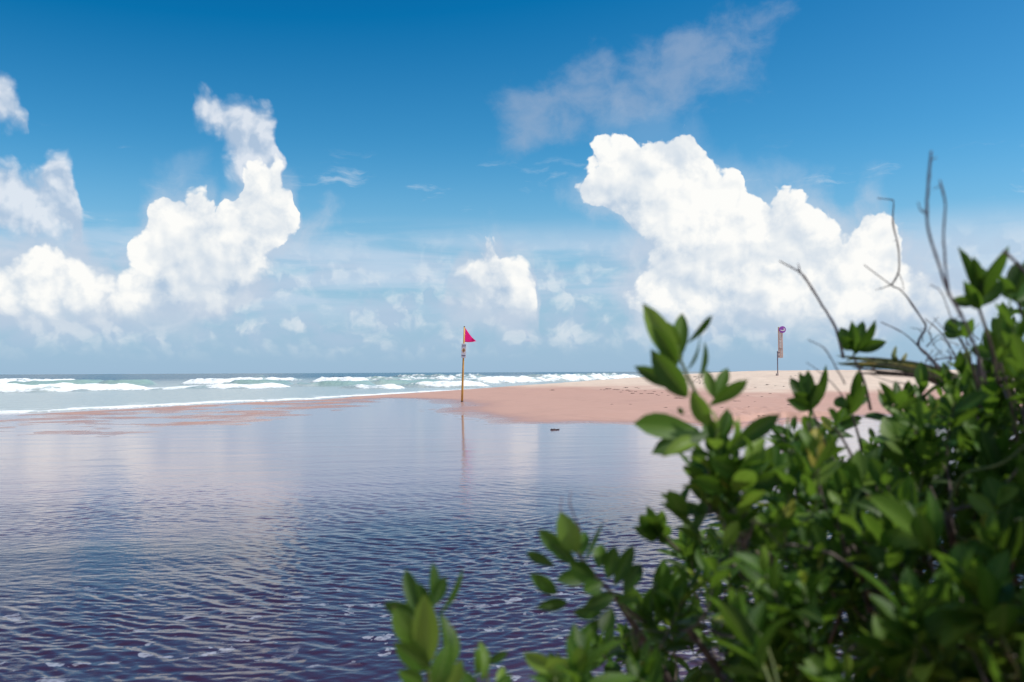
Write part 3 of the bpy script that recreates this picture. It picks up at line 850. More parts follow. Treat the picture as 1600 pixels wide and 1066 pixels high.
# ------------------------------------------------------------------ leaves
def leaf_material():
    m, t, out = material('leaf')
    tint = attr(t, 'tint'); rib = attr(t, 'rib'); along = attr(t, 'along')
    oi = t.n.new('ShaderNodeObjectInfo').outputs['Random']
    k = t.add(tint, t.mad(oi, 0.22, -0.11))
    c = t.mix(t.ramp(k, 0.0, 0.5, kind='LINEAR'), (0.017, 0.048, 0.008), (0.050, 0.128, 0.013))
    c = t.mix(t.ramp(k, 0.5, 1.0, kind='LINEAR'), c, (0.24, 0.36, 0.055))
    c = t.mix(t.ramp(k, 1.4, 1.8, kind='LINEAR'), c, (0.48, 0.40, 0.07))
    p = t.n.new('ShaderNodeTexCoord').outputs['Object']
    n = t.noise(p, 55.0, 4, 0.6)
    vein = t.ramp(t.m('ABSOLUTE', t.m('FRACT', t.add(t.mul(along, 11.0), t.mul(t.m('ABSOLUTE', rib), -2.4)))), 0.0, 0.10, 0.22, 0.0)
    c = t.mix(t.ramp(t.m('ABSOLUTE', rib), 0.03, 0.14, 0.45, 0.0), c, (0.20, 0.29, 0.07))
    c = t.mix(vein, c, (0.12, 0.20, 0.05))
    c = t.mix(t.mul(t.ramp(n, 0.55, 0.75), 0.35), c, (0.09, 0.12, 0.03))
    spot = t.mul(t.ramp(t.noise(p, 260.0, 2, 0.5), 0.68, 0.74), t.ramp(oi, 0.35, 0.6))
    c = t.mix(t.mul(spot, 0.7), c, (0.10, 0.06, 0.02))
    edge_dry = t.mul(t.ramp(along, 0.93, 1.0), t.ramp(oi, 0.60, 0.68))
    c = t.mix(edge_dry, c, (0.16, 0.06, 0.03))
    top = principled(t, Base_Color=c, Roughness=t.mad(n, 0.2, 0.36), Specular_IOR_Level=0.24, Normal=bump(t, n, 0.12, 0.004))
    tr = t.n.new('ShaderNodeBsdfTranslucent'); t._in(tr.inputs[0], t.mix(0.70, c, (0.20, 0.36, 0.03)))
    mx = t.n.new('ShaderNodeMixShader'); mx.inputs[0].default_value = 0.40
    t.l.new(top, mx.inputs[1]); t.l.new(tr.outputs[0], mx.inputs[2]); t.l.new(mx.outputs[0], out)
    return m
LEAF_MAT = leaf_material()
def bark_material(name, a, b):
    m, t, out = material(name)
    p = t.n.new('ShaderNodeTexCoord').outputs['Object']
    n = t.noise(t.vm('MULTIPLY', p, (1, 1, 0.5)), 45.0, 2, 0.5)
    t.l.new(principled(t, Base_Color=t.mix(t.ramp(n, 0.3, 0.7), a, b), Roughness=0.85, Normal=bump(t, n, 0.25, 0.003)), out)
    return m
BARK = bark_material('grey_bark', (0.075, 0.058, 0.055), (0.20, 0.155, 0.135))
TWIG = bark_material('dead_twig_bark', (0.085, 0.068, 0.082), (0.135, 0.108, 0.122))
GREENWOOD = bark_material('green_stem', (0.09, 0.13, 0.04), (0.17, 0.20, 0.07))

ROWS, COLS = 6, 5
def leaf_arrays(shape):
    """unit leaf along +Y (length 1), face towards +Z: positions, faces, rib and along attributes"""
    curl, fold, twist, wmax, peak = shape
    v, rib, al = [], [], []
    for i in range(ROWS + 1):
        u = i / ROWS
        w = wmax * (math.sin(math.pi * min(1, u) ** peak) ** 0.72) * 0.5 + (0.022 if u < 0.05 else 0.003)
        for j in range(COLS):
            s = (j - (COLS - 1) / 2) / ((COLS - 1) / 2)
            x = s * w; z = fold * abs(s) ** 1.3 * w + curl * (u * u - 0.25 * u) * -1.0
            a = twist * u
            v.append((x * math.cos(a) - z * math.sin(a) * 0.2, u - abs(curl) * 0.22 * u * u, z * math.cos(a) + x * math.sin(a)))
            rib.append(s); al.append(u)
    f = [(i * COLS + j, i * COLS + j + 1, (i + 1) * COLS + j + 1, (i + 1) * COLS + j) for i in range(ROWS) for j in range(COLS - 1)]
    return np.array(v), f, rib, al
SHAPES = [(0.10, 0.30, 0.10, 0.40, 1.05), (0.22, 0.45, -0.30, 0.36, 0.98), (-0.14, 0.25, 0.25, 0.43, 1.15), (0.40, 0.55, 0.35, 0.35, 1.02), (0.05, 0.62, -0.15, 0.32, 0.95), (0.20, 0.16, -0.20, 0.47, 1.22), (0.55, 0.35, 0.15, 0.38, 1.10), (-0.25, 0.40, -0.35, 0.40, 1.05)]
TINTS = [0.05, 0.3, 0.55, 0.85, 1.7]
LEAVES = [leaf_arrays(s) for s in SHAPES]
LEAF_MESH = {}
def leaf_mesh(si, ti):
    if (si, ti) not in LEAF_MESH:
        v, f, rib, al = LEAVES[si]
        me = bpy.data.meshes.new('leaf'); me.from_pydata([tuple(p) for p in v], [], f); me.update()
        me.polygons.foreach_set('use_smooth', [True] * len(me.polygons))
        for nm, a in (('rib', rib), ('along', al), ('tint', [TINTS[ti]] * len(v))):
            at = me.attributes.new(nm, 'FLOAT', 'POINT'); at.data.foreach_set('value', a)
        me.materials.append(LEAF_MAT); LEAF_MESH[(si, ti)] = me
    return LEAF_MESH[(si, ti)]

def leaf_matrix(base, tip, normal, width=1.0):
    y = tip - base; L = y.length; y = y / L
    x = y.cross(normal)
    if x.length < 1e-4: x = y.cross(Vector((0.3, 0.4, 0.8)))
    x.normalize(); z = x.cross(y).normalized()
    return Matrix(((x.x * L * width, y.x * L, z.x * L, base.x), (x.y * L * width, y.y * L, z.y * L, base.y), (x.z * L * width, y.z * L, z.z * L, base.z), (0, 0, 0, 1)))

class Shrub:
    def __init__(s, name, base, label):
        s.root = empty(name, base); tag(s.root, label, 'shrub'); s.base = Vector(base)
        s.branches = []      # stem builder, material, leaves
        s.bare = []
    def branch(s, stem, mat=None, label=None):
        s.branches.append(dict(stem=stem, mat=mat or BARK, leaves=[], label=label)); return s.branches[-1]

RS = random.Random(77)
def rvec(k=1.0):
    return Vector((RS.gauss(0, k), RS.gauss(0, k), RS.gauss(0, k)))
def smooth_path(pts, n=5):
    pts = [Vector(p) for p in pts]
    if len(pts) < 3: return pts
    out = []
    for i in range(len(pts) - 1):
        p0, p1, p2, p3 = pts[max(i - 1, 0)], pts[i], pts[i + 1], pts[min(i + 2, len(pts) - 1)]
        for k in range(n):
            u = k / n
            out.append(0.5 * ((2 * p1) + (p2 - p0) * u + (2 * p0 - 5 * p1 + 4 * p2 - p3) * u * u + (3 * p1 - p0 - 3 * p2 + p3) * u ** 3))
    out.append(pts[-1]); return out

def hand_leaf(br, b, t, depth, dd=0.0, wpx=None, tint=None, flip=1):
    """a leaf from photograph pixel b to t at the given depth; dd is how much deeper the tip is; wpx its apparent width"""
    B = P(*b, depth); T = P(*t, depth + dd)
    L = (T - B).length; Lpx = math.hypot(t[0] - b[0], t[1] - b[1])
    si = RS.randrange(len(SHAPES))
    full = SHAPES[si][3] * L * F_PX / depth
    wpx = wpx or full * 0.85
    width = max(0.75, min(1.35, wpx / full))
    roll = math.acos(max(0.12, min(1.0, wpx / (full * width))))
    view = (P(*b, 1.0) - CAM_M.translation).normalized() * -1
    ax = (T - B).normalized(); n = (view - ax * view.dot(ax)).normalized()
    n = Matrix.Rotation(flip * roll, 3, ax) @ n
    br['leaves'].append((leaf_matrix(B, T, n, width), si, RS.choice((1, 1, 2, 2, 0)) if tint is None else tint))

def sprig(shrub, tip, direction, length, n, leaf_len, start=None, tint_bias=0, tuft=0.55):
    """a leafy shoot: stem ending at tip, leaves spiralling round its upper part"""
    d = direction.normalized(); base = tip - d * length + rvec(0.006)
    mid = (base + tip) / 2 + rvec(length * 0.05)
    path = smooth_path(([start, start.lerp(base, 0.55) + rvec(0.02)] if start is not None else []) + [base, mid, tip], 4)
    b = MB(); r0 = 0.0024; b.tube(path, [r0 * (1.0 - 0.62 * i / (len(path) - 1)) for i in range(len(path))], 5)
    br = shrub.branch(b, GREENWOOD if RS.random() < 0.35 else BARK)
    a = d.cross(Vector((0.2, 0.9, 0.3))).normalized(); c = d.cross(a)
    ph = RS.uniform(0, 6.28)
    for i in range(n):
        u = i / max(1, n - 1)
        q = tip - d * length * tuft * (1 - u) ** 0.85 * 1.35
        ph += 2.4 + RS.gauss(0, 0.25)
        out = a * math.cos(ph) + c * math.sin(ph)
        open_ = math.radians(66 - 38 * u + RS.gauss(0, 9))
        ld = (d * math.cos(open_) + out * math.sin(open_) + Vector((0, 0, 0.12)) + rvec(0.08)).normalized()
        L = leaf_len * (0.80 + 0.35 * math.sin(math.pi * (0.25 + 0.6 * u))) * RS.uniform(0.68, 1.15) * (0.66 if u > 0.88 else 1.0)
        nrm = (d * 1.0 - out * 0.25 + Vector((0, 0, 0.55)) + rvec(0.28))
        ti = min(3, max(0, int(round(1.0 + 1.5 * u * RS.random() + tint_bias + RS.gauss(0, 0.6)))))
        if RS.random() < 0.02: ti = 4
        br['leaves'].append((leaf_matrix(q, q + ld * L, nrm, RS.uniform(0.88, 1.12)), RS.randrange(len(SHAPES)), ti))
    return br

def bare_twig(shrub, pts, depth, r0, r1, dd=0.0, mat=None, label=None):
    n = len(pts)
    path = smooth_path([P(x, y, depth + dd * i / (n - 1)) for i, (x, y) in enumerate(pts)], 4)
    k = 0.60 * depth / F_PX
    m = len(path)
    path = [q + rvec(0.35 * k) for q in path]
    b = MB(); b.tube(path, [(r0 + (r1 - r0) * i / (m - 1)) * k * RS.uniform(0.86, 1.12) * (1.3 if RS.random() < 0.12 else 1) for i in range(m)], 7)
    if m > 8:
        for j in range(m // 7):
            i = RS.randrange(2, m - 2); o = rvec(1.0).normalized() * k * RS.uniform(5, 12); r = (r0 + (r1 - r0) * i / (m - 1)) * k
            b.tube([path[i], path[i] + o * 0.5 + rvec(0.6 * k), path[i] + o], [r * 0.6, r * 0.4, r * 0.2], 5)
    shrub.bare.append((b, mat or TWIG, label))

def inside(poly, x, y):
    r = False; j = len(poly) - 1
    for i in range(len(poly)):
        (xi, yi), (xj, yj) = poly[i], poly[j]
        if (yi > y) != (yj > y) and x < (xj - xi) * (y - yi) / (yj - yi) + xi: r = not r
        j = i
    return r

def finish_shrub(s, most=300):
    """leaves that show largest become parts of their branch; the rest one mass"""
    every = [(bi, L) for bi, b in enumerate(s.branches) for L in b['leaves']]
    inv = CAM_M.inverted(); gw, gh = 400, 267
    zb = np.full(gw * gh, 1e9); ow = np.full(gw * gh, -1)
    ii, dep, cell = [], [], []
    for k, (bi, (M, si, ti)) in enumerate(every):
        v = LEAVES[si][0]; v = np.concatenate([v, 0.5 * (v[:-COLS] + v[COLS:]), 0.5 * (v[:-1] + v[1:])])
        A = np.array(inv @ M); c = v @ A[:3, :3].T + A[:3, 3]
        d = -c[:, 2]; ok = d > 0.2
        x = (800 + c[:, 0] / np.maximum(d, 0.2) * F_PX) / 4; y = (533 - c[:, 1] / np.maximum(d, 0.2) * F_PX) / 4
        ok &= (x >= 0) & (x < gw) & (y >= 0) & (y < gh)
        ci = y[ok].astype(int) * gw + x[ok].astype(int)
        ii.append(np.full(len(ci), k)); dep.append(d[ok]); cell.append(ci)
    ii = np.concatenate(ii); dep = np.concatenate(dep); cell = np.concatenate(cell)
    o = np.argsort(-dep); ow[cell[o]] = ii[o]
    score = np.bincount(ow[ow >= 0], minlength=len(every))
    chosen = set(np.argsort(-score)[:most].tolist()); chosen = {k for k in chosen if score[k] > 0}
    objs = {}; mass_v, mass_f, mass_r, mass_a, mass_t = [], [], [], [], []; stems = MB(); nv = 0
    has = {every[k][0] for k in chosen}
    for bi, b in enumerate(s.branches):
        if bi in has or b['label']:
            objs[bi] = b['stem'].build('branch', b['mat'], s.root, True)
            if b['label']: objs[bi]['label'] = b['label']
        else:
            stems.poly(b['stem'].v, b['stem'].f)
    off = Matrix.Translation(-s.base)
    for k, (bi, (M, si, ti)) in enumerate(every):
        if k in chosen:
            lo = bpy.data.objects.new('leaf', leaf_mesh(si, ti)); COL.objects.link(lo); lo.parent = objs[bi]; lo.matrix_local = off @ M
            if ti == 4: lo['label'] = 'yellowed leaf'
        else:
            v, f, rib, al = LEAVES[si]; A = np.array(off @ M)
            mass_v.append(v @ A[:3, :3].T + A[:3, 3]); mass_f.append(np.array(f) + nv); nv += len(v)
            mass_r += rib; mass_a += al; mass_t += [TINTS[ti] + RS.uniform(-0.1, 0.1)] * len(v)
    if nv:
        me = bpy.data.meshes.new('foliage'); me.from_pydata([tuple(p) for p in np.concatenate(mass_v)], [], [tuple(int(q) for q in f) for f in np.concatenate(mass_f)]); me.update()
        me.polygons.foreach_set('use_smooth', [True] * len(me.polygons))
        for nm, a in (('rib', mass_r), ('along', mass_a), ('tint', mass_t)):
            at = me.attributes.new(nm, 'FLOAT', 'POINT'); at.data.foreach_set('value', a)
        me.materials.append(LEAF_MAT); fo = bpy.data.objects.new('foliage', me); COL.objects.link(fo); fo.parent = s.root; fo['kind'] = 'stuff'
    if stems.v:
        so = stems.build('inner_twigs', BARK, s.root, True); so['kind'] = 'stuff'
    for b, m, label in s.bare:
        o = b.build('bare_twig', m, s.root, True)
        if label: o['label'] = label
    print('shrub', s.root.name, len(every), 'leaves', len(chosen), 'single')

# ------------------------------------------------------------------ the big shrub on the right
def build_big_shrub():
    bx, by = 0.95, 1.95
    base = Vector((bx, by, ground_z(bx, by) - 0.03))
    S = Shrub('coastal_shrub', base, 'big glossy-leaved green shrub filling the lower right, in front of the lagoon')
    # limbs from the ground into the crown
    nodes = [base.copy()]
    limb_ends = [P(1120, 760, 1.55), P(1290, 700, 1.75), P(1420, 640, 1.9), P(1530, 560, 1.7), P(1600, 640, 1.5), P(1480, 800, 1.35), P(1330, 850, 1.4), P(1180, 920, 1.45), P(1060, 960, 1.4),
                 P(1700, 560, 1.9), P(1640, 820, 1.4), P(1400, 760, 2.3), P(1560, 700, 2.3), P(1250, 800, 2.2), P(1780, 760, 1.8), P(960, 930, 1.42), P(1500, 980, 1.3), P(1850, 400, 1.6), P(2050, 300, 1.4), P(2150, 600, 1.2), P(1900, 800, 1.1), P(2200, 900, 1.6)]
    for e in limb_ends:
        m1 = base.lerp(e, 0.35) + Vector((RS.gauss(0, .05), RS.gauss(0, .05), -0.06)); m2 = base.lerp(e, 0.72) + rvec(0.04)
        path = smooth_path([base + Vector((RS.gauss(0, .04), RS.gauss(0, .04), 0)), m1, m2, e], 5)
        b = MB(); b.tube(path, [0.014 - 0.0095 * i / (len(path) - 1) for i in range(len(path))], 8)
        S.bare.append((b, BARK, None))
        nodes += path[4:]
    def nearest(p):
        return min((n for n in nodes if n.z < p.z + 0.03), key=lambda n: (n - p).length, default=nodes[0])
    # --- hand-placed shoot that stands against the sand and the big cloud
    d = 1.32
    st = MB(); st.tube(smooth_path([P(1150, 800, d + .06), P(1128, 720, d + .03), P(1108, 650, d), P(1085, 610, d), P(1062, 560, d), P(1050, 530, d)], 4), [0.0036 - 0.0001 * i for i in range(21)], 7)
    br = S.branch(st, GREENWOOD, 'pale stem of the tall shoot against the cloud')
    H = lambda *a, **k: hand_leaf(br, *a, **k)
    H((1058, 566), (1005, 473), d, -0.02, 36, tint=3); H((1060, 562), (1066, 487), d, 0.03, 25, tint=2); H((1059, 570), (1020, 512), d - .01, -0.03, 26, tint=1)
    H((1066, 560), (1036, 500), d + .01, 0.0, 20, tint=3)
    H((1074, 536), (1108, 489), d + .02, 0.03, 6, tint=0); H((1074, 578), (1104, 524), d, 0.02, 9, tint=0); H((1092, 590), (1106, 532), d + .01, 0.03, 9, tint=0)
    H((1073, 620), (1018, 551), d - .02, -0.03, 38, tint=1); H((1060, 606), (990, 572), d, 0.0, 24, tint=0)
    H((1117, 622), (1138, 572), d, 0.02, 20, tint=2); H((1116, 622), (1101, 574), d, 0.01, 18, tint=3); H((1108, 634), (1168, 589), d - .02, -0.01, 20, tint=1)
    H((1106, 664), (1080, 612), d - .02, -0.02, 30, tint=3); H((1092, 672), (980, 668), d - .02, -0.04, 36, tint=2); H((1106, 678), (1020, 703), d - .03, -0.04, 36, tint=1)
    H((1150, 694), (1219, 647), d - .02, -0.02, 29, tint=0); H((1094, 690), (1048, 690), d - .03, -0.05, 16, tint=3); H((1128, 690), (1144, 640), d, 0.01, 18, tint=2)
    H((1124, 700), (1106, 650), d, 0.0, 22, tint=1); H((1140, 700), (1162, 646), d + .01, 0.03, 14, tint=3); H((1130, 705), (1184, 676), d + .02, 0.0, 22, tint=2)
    H((1068, 648), (1058, 636), d + .02, 0.0, 9, tint=2); H((1158, 742), (1110, 716), d - .02, -0.02, 32, tint=2); H((1150, 760), (1196, 704), d - .03, -0.02, 30, tint=2)
    H((1160, 760), (1230, 744), d, 0.0, 28, tint=0); H((1136, 770), (1078, 742), d - .02, -0.03, 26, tint=1); H((1142, 772), (1110, 738), d, 0.0, 20, tint=2)
    for x, y, dx, n in ((1128, 735, -.3, 9), (1165, 760, .2, 10), (1100, 760, -.5, 9), (1190, 735, .4, 8), (1140, 790, -.1, 11), (1215, 790, .2, 10), (1122, 668, .1, 7), (1148, 690, .35, 8), (1110, 708, -.45, 8), (1085, 735, -.5, 7), (1172, 712, .4, 8), (1060, 790, -.5, 8), (1240, 745, .2, 9), (1275, 700, .1, 8)):
        sprig(S, P(x, y, d + RS.uniform(-.03, .08)), Vector((dx, -0.1, 0.9)), 0.10, n, RS.uniform(0.045, 0.062), start=P(1150, 800, d + .08) if y < 760 else P(1180, 860, d + .1), tint_bias=0.9)
    # --- the shoot reaching left over the water
    d2 = 1.30
    st = MB(); st.tube(smooth_path([P(1040, 1000, d2 + .1), P(985, 955, d2 + .05), P(945, 915, d2), P(915, 880, d2), P(892, 850, d2)], 4), [0.0032 - 0.0001 * i for i in range(17)], 7)
    br = S.branch(st, BARK, 'drooping shoot reaching over the dark water')
    H((901, 864), (877, 806), d2 - .02, -.02, 36, tint=3); H((884, 868), (841, 827), d2, 0, 26, tint=1); H((866, 884), (820, 862), d2, 0, 18, tint=0); H((870, 928), (828, 896), d2, -.01, 26, tint=1)
    H((914, 876), (932, 810), d2, .03, 9, tint=1); H((936, 888), (938, 842), d2, .02, 24, tint=2); H((886, 941), (838, 950), d2 - .01, -.02, 20, tint=0); H((940, 958), (896, 958), d2, -.01, 22, tint=1)
    H((938, 966), (899, 1014), d2 - .02, -.03, 22, tint=1); H((956, 950), (940, 998), d2 - .02, -.03, 26, tint=0); H((905, 872), (914, 822), d2, .02, 24, tint=2); H((920, 900), (870, 905), d2 - .02, -.02, 30, tint=1)
    H((930, 905), (880, 876), d2 - .03, -.02, 30, tint=0); H((940, 910), (905, 930), d2 - .03, -.03, 32, tint=1); H((950, 905), (960, 850), d2, .01, 26, tint=1); H((960, 915), (990, 850), d2, .02, 24, tint=1)
    H((960, 930), (915, 950), d2 - .02, -.02, 28, tint=0); H((900, 880), (858, 850), d2 - .01, -.01, 22, tint=1); H((975, 925), (1005, 872), d2, .02, 28, tint=0); H((965, 940), (1000, 930), d2, 0, 28, tint=1)
    bare_twig(S, [(908, 830), (898, 808), (890, 785), (893, 766)], d2, 2.2, 0.9, mat=bark_material('red_shoot', (0.20, 0.06, 0.055), (0.30, 0.11, 0.09)))
    bare_twig(S, [(884, 815), (876, 795), (878, 775)], d2, 1.8, 0.8, mat=bpy.data.materials['red_shoot'])
    # a small rosette between the two
    d3 = 1.42
    br = S.branch((lambda b: (b.tube(smooth_path([P(1060, 860, d3 + .05), P(1042, 842, d3), P(1032, 828, d3)], 4), 0.0022, 6), b)[1])(MB()), BARK)
    for tip, w, ti in (((996, 800), 26, 1), ((1012, 792), 20, 2), ((1034, 788), 20, 2), ((994, 826), 22, 0), ((1052, 818), 24, 1), ((1008, 836), 20, 2), ((1040, 850), 22, 1)):
        H((1030, 838), tip, d3, -0.02, w, tint=ti)
    # --- rosette and shoots that cut the skyline on the right
    def rosette(at, tips, depth, stem_to, w=22, tints=(1, 2, 1, 2, 0)):
        nonlocal br
        st = MB(); st.tube(smooth_path([P(*stem_to, depth + .05), P((at[0] + stem_to[0]) / 2 + 4, (at[1] + stem_to[1]) / 2, depth + .02), P(*at, depth)], 4), [0.0030 - 0.00012 * i for i in range(9)], 6)
        br = S.branch(st, BARK)
        for i, tp in enumerate(tips): H((at[0] + RS.uniform(-5, 5), at[1] + RS.uniform(-14, 6)), tp, depth + RS.uniform(-.02, .02), RS.uniform(-.05, .05), w * RS.uniform(0.6, 0.95), tint=tints[i % len(tints)])
    rosette((1333, 556), [(1309, 507), (1331, 502), (1348, 503), (1375, 504), (1386, 534), (1318, 530), (1360, 520)], 1.75, (1360, 640), 22)
    rosette((1268, 640), [(1232, 592), (1250, 580), (1262, 576), (1292, 570), (1245, 618), (1284, 596), (1232, 625)], 1.7, (1300, 740), 24, (0, 1, 1, 2))
    rosette((1330, 645), [(1312, 608), (1333, 575), (1352, 600), (1362, 620), (1300, 620), (1344, 612)], 1.7, (1350, 740), 22, (1, 0, 2, 1))
    rosette((1528, 478), [(1498, 384), (1524, 400), (1567, 372), (1548, 398), (1484, 470), (1566, 440), (1506, 440)], 1.38, (1560, 600), 30, (0, 1, 1, 2))
    rosette((1590, 470), [(1560, 428), (1588, 400), (1612, 395), (1625, 440), (1565, 460)], 1.42, (1620, 600), 30, (1, 0, 1, 2))
    rosette((1500, 528), [(1463, 502), (1478, 494), (1500, 500), (1520, 498), (1470, 520)], 1.6, (1530, 620), 20, (1, 2, 0))
    rosette((1400, 640), [(1380, 600), (1402, 592), (1420, 604), (1432, 622), (1376, 628)], 1.7, (1420, 720), 22, (1, 1, 2))
    rosette((1305, 668), [(1284, 652), (1300, 640), (1322, 660)], 1.55, (1340, 740), 16, (4, 1, 1))
    rosette((1215, 745), [(1180, 705), (1210, 690), (1236, 700), (1250, 730), (1186, 730)], 1.5, (1250, 830), 24, (1, 2, 1))
    # bright new shoots in the dark lower mass
    for at, dep, tips, w in (((1450, 860), 1.20, [(1362, 770), (1376, 830), (1420, 772), (1434, 800), (1480, 770), (1470, 830)], 34), ((1470, 1040), 1.05, [(1366, 1015), (1400, 985), (1440, 950), (1480, 990), (1500, 960), (1410, 1050)], 40),
                             ((1560, 800), 1.25, [(1540, 742), (1590, 750), (1612, 790), (1510, 770)], 34), ((1200, 860), 1.36, [(1150, 800), (1180, 790), (1210, 800), (1240, 790), (1160, 850)], 32),
                             ((1560, 560), 1.45, [(1530, 510), (1560, 500), (1592, 500), (1600, 540), (1520, 545)], 28), ((1350, 760), 1.45, [(1310, 720), (1340, 700), (1370, 700), (1390, 730)], 30)):
        rosette(at, tips, dep, (at[0] + 30, at[1] + 140), w, (2, 3, 1, 3, 2))
    # --- the body of the crown
    outline = [(770, 1230), (860, 1060), (960, 985), (1000, 925), (1046, 870), (1070, 830), (1110, 785), (1190, 785), (1245, 765), (1290, 745), (1350, 695), (1425, 650), (1470, 592), (1520, 545), (1560, 500), (1620, 450), (1700, 420), (1780, 440), (1780, 1230)]
    def fill(poly, want, x0, x1, y0, y1, d0, d1, ll=(0.048, 0.073)):
        count = 0
        while count < want:
            x = RS.uniform(x0, x1); y = RS.uniform(y0, y1)
            if not inside(poly, x, y): continue
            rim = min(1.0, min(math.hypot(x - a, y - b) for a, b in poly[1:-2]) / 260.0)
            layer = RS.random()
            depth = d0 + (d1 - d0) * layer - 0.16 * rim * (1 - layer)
            if y > 880 and layer < 0.35: depth -= 0.12
            tip = P(x, y, depth)
            dr = Vector((RS.gauss(-0.22, 0.38), RS.gauss(-0.15, 0.35), RS.uniform(0.55, 1.0)))
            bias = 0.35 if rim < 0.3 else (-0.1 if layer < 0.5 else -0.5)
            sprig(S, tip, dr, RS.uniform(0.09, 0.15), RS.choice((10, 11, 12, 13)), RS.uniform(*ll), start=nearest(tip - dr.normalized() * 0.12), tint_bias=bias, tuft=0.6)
            count += 1
    fill(outline, 520, 780, 1780, 440, 1225, 1.28, 2.25)
    for x, y in ((1440, 600), (1475, 590), (1420, 625), (1500, 575), (1385, 632)):
        sprig(S, P(x, y, 1.82), Vector((RS.gauss(-.2, .2), -.1, .9)), 0.09, 9, 0.05, start=P(x + 20, y + 130, 1.95), tint_bias=0.1)
    fill([(1180, 800), (1195, 705), (1250, 660), (1340, 640), (1450, 618), (1470, 760), (1300, 810)], 42, 1180, 1470, 615, 810, 1.65, 2.3, (0.046, 0.064))
    # taller flank added out of view to shade the rest of the crown
    fill([(1640, 1230), (1660, 520), (1720, 430), (1800, 320), (1950, 250), (2200, 300), (2400, 500), (2450, 1230)], 380, 1640, 2450, 250, 1225, 0.95, 2.1)
    # --- bare, dead and leafless twigs
    bare_twig(S, [(1318, 560), (1305, 512), (1285, 478), (1256, 432), (1240, 420), (1218, 408)], 1.8, 4.2, 1.6, label='bare twig leaning left over the beach sign')
    bare_twig(S, [(1249, 424), (1247, 412)], 1.8, 2.2, 1.4)
    bare_twig(S, [(1500, 640), (1459, 566), (1434, 539), (1446, 513), (1440, 498), (1410, 456), (1391, 445), (1350, 414)], 2.0, 4.0, 1.2, label='crooked forked bare twig against the cloud')
    bare_twig(S, [(1393, 446), (1404, 423), (1403, 385), (1395, 348), (1396, 316), (1390, 312), (1371, 310)], 2.0, 2.4, 1.2)
    bare_twig(S, [(1392, 445), (1380, 450), (1368, 453)], 2.0, 1.6, 0.7); bare_twig(S, [(1404, 428), (1410, 440), (1411, 455)], 2.0, 1.2, 0.6)
    bare_twig(S, [(1540, 600), (1519, 531), (1500, 490), (1481, 456), (1466, 411), (1451, 363), (1448, 325), (1451, 276), (1455, 236)], 1.3, 4.6, 3.0, label='tallest bare twig rising straight into blue sky')
    bare_twig(S, [(1454, 250), (1464, 246)], 1.3, 1.8, 1.0); bare_twig(S, [(1448, 334), (1438, 328), (1435, 316)], 1.3, 2.4, 1.4)
    bare_twig(S, [(1482, 462), (1478, 424), (1474, 363), (1477, 321), (1468, 282)], 1.3, 3.4, 2.2); bare_twig(S, [(1470, 290), (1458, 296)], 1.3, 1.6, 0.9)
    bare_twig(S, [(1470, 575), (1433, 539), (1410, 520), (1376, 503)], 2.0, 2.6, 1.0); bare_twig(S, [(1500, 520), (1485, 494), (1470, 456), (1453, 445)], 1.6, 2.0, 1.0)
    bare_twig(S, [(1320, 600), (1301, 565), (1286, 543), (1262, 531)], 1.7, 2.2, 1.2); bare_twig(S, [(1640, 470), (1600, 423), (1568, 392)], 1.25, 5.0, 3.6)
    bare_twig(S, [(1445, 498), (1470, 520), (1490, 552), (1510, 590)], 2.1, 1.4, 1.8); bare_twig(S, [(1460, 562), (1490, 560), (1520, 575)], 2.0, 2.0, 1.5)
    bare_twig(S, [(1455, 540), (1470, 530), (1500, 540)], 2.0, 1.2, 0.8); bare_twig(S, [(1340, 900), (1310, 830), (1285, 780), (1272, 715), (1262, 660)], 1.34, 5.0, 3.6, mat=BARK, label='grey stem rising through the front of the shrub')
    bare_twig(S, [(1420, 930), (1340, 890), (1290, 862), (1228, 850)], 1.3, 5.0, 3.0, mat=BARK); bare_twig(S, [(1330, 640), (1310, 610), (1285, 585), (1260, 566)], 1.75, 1.8, 0.9)
    bare_twig(S, [(1420, 600), (1390, 596), (1360, 585)], 1.9, 1.6, 0.8); bare_twig(S, [(1140, 1040), (1080, 1000), (1010, 985), (960, 1000)], 1.32, 2.4, 1.0, mat=BARK)
    for i in range(26):
        x = RS.uniform(1440, 1540); y = RS.uniform(520, 585)
        bare_twig(S, [(x, y), (x + RS.uniform(-14, 14), y - RS.uniform(8, 20)), (x + RS.uniform(-24, 24), y - RS.uniform(18, 40))], RS.uniform(1.7, 2.2), 1.5, 0.6)
    finish_shrub(S)

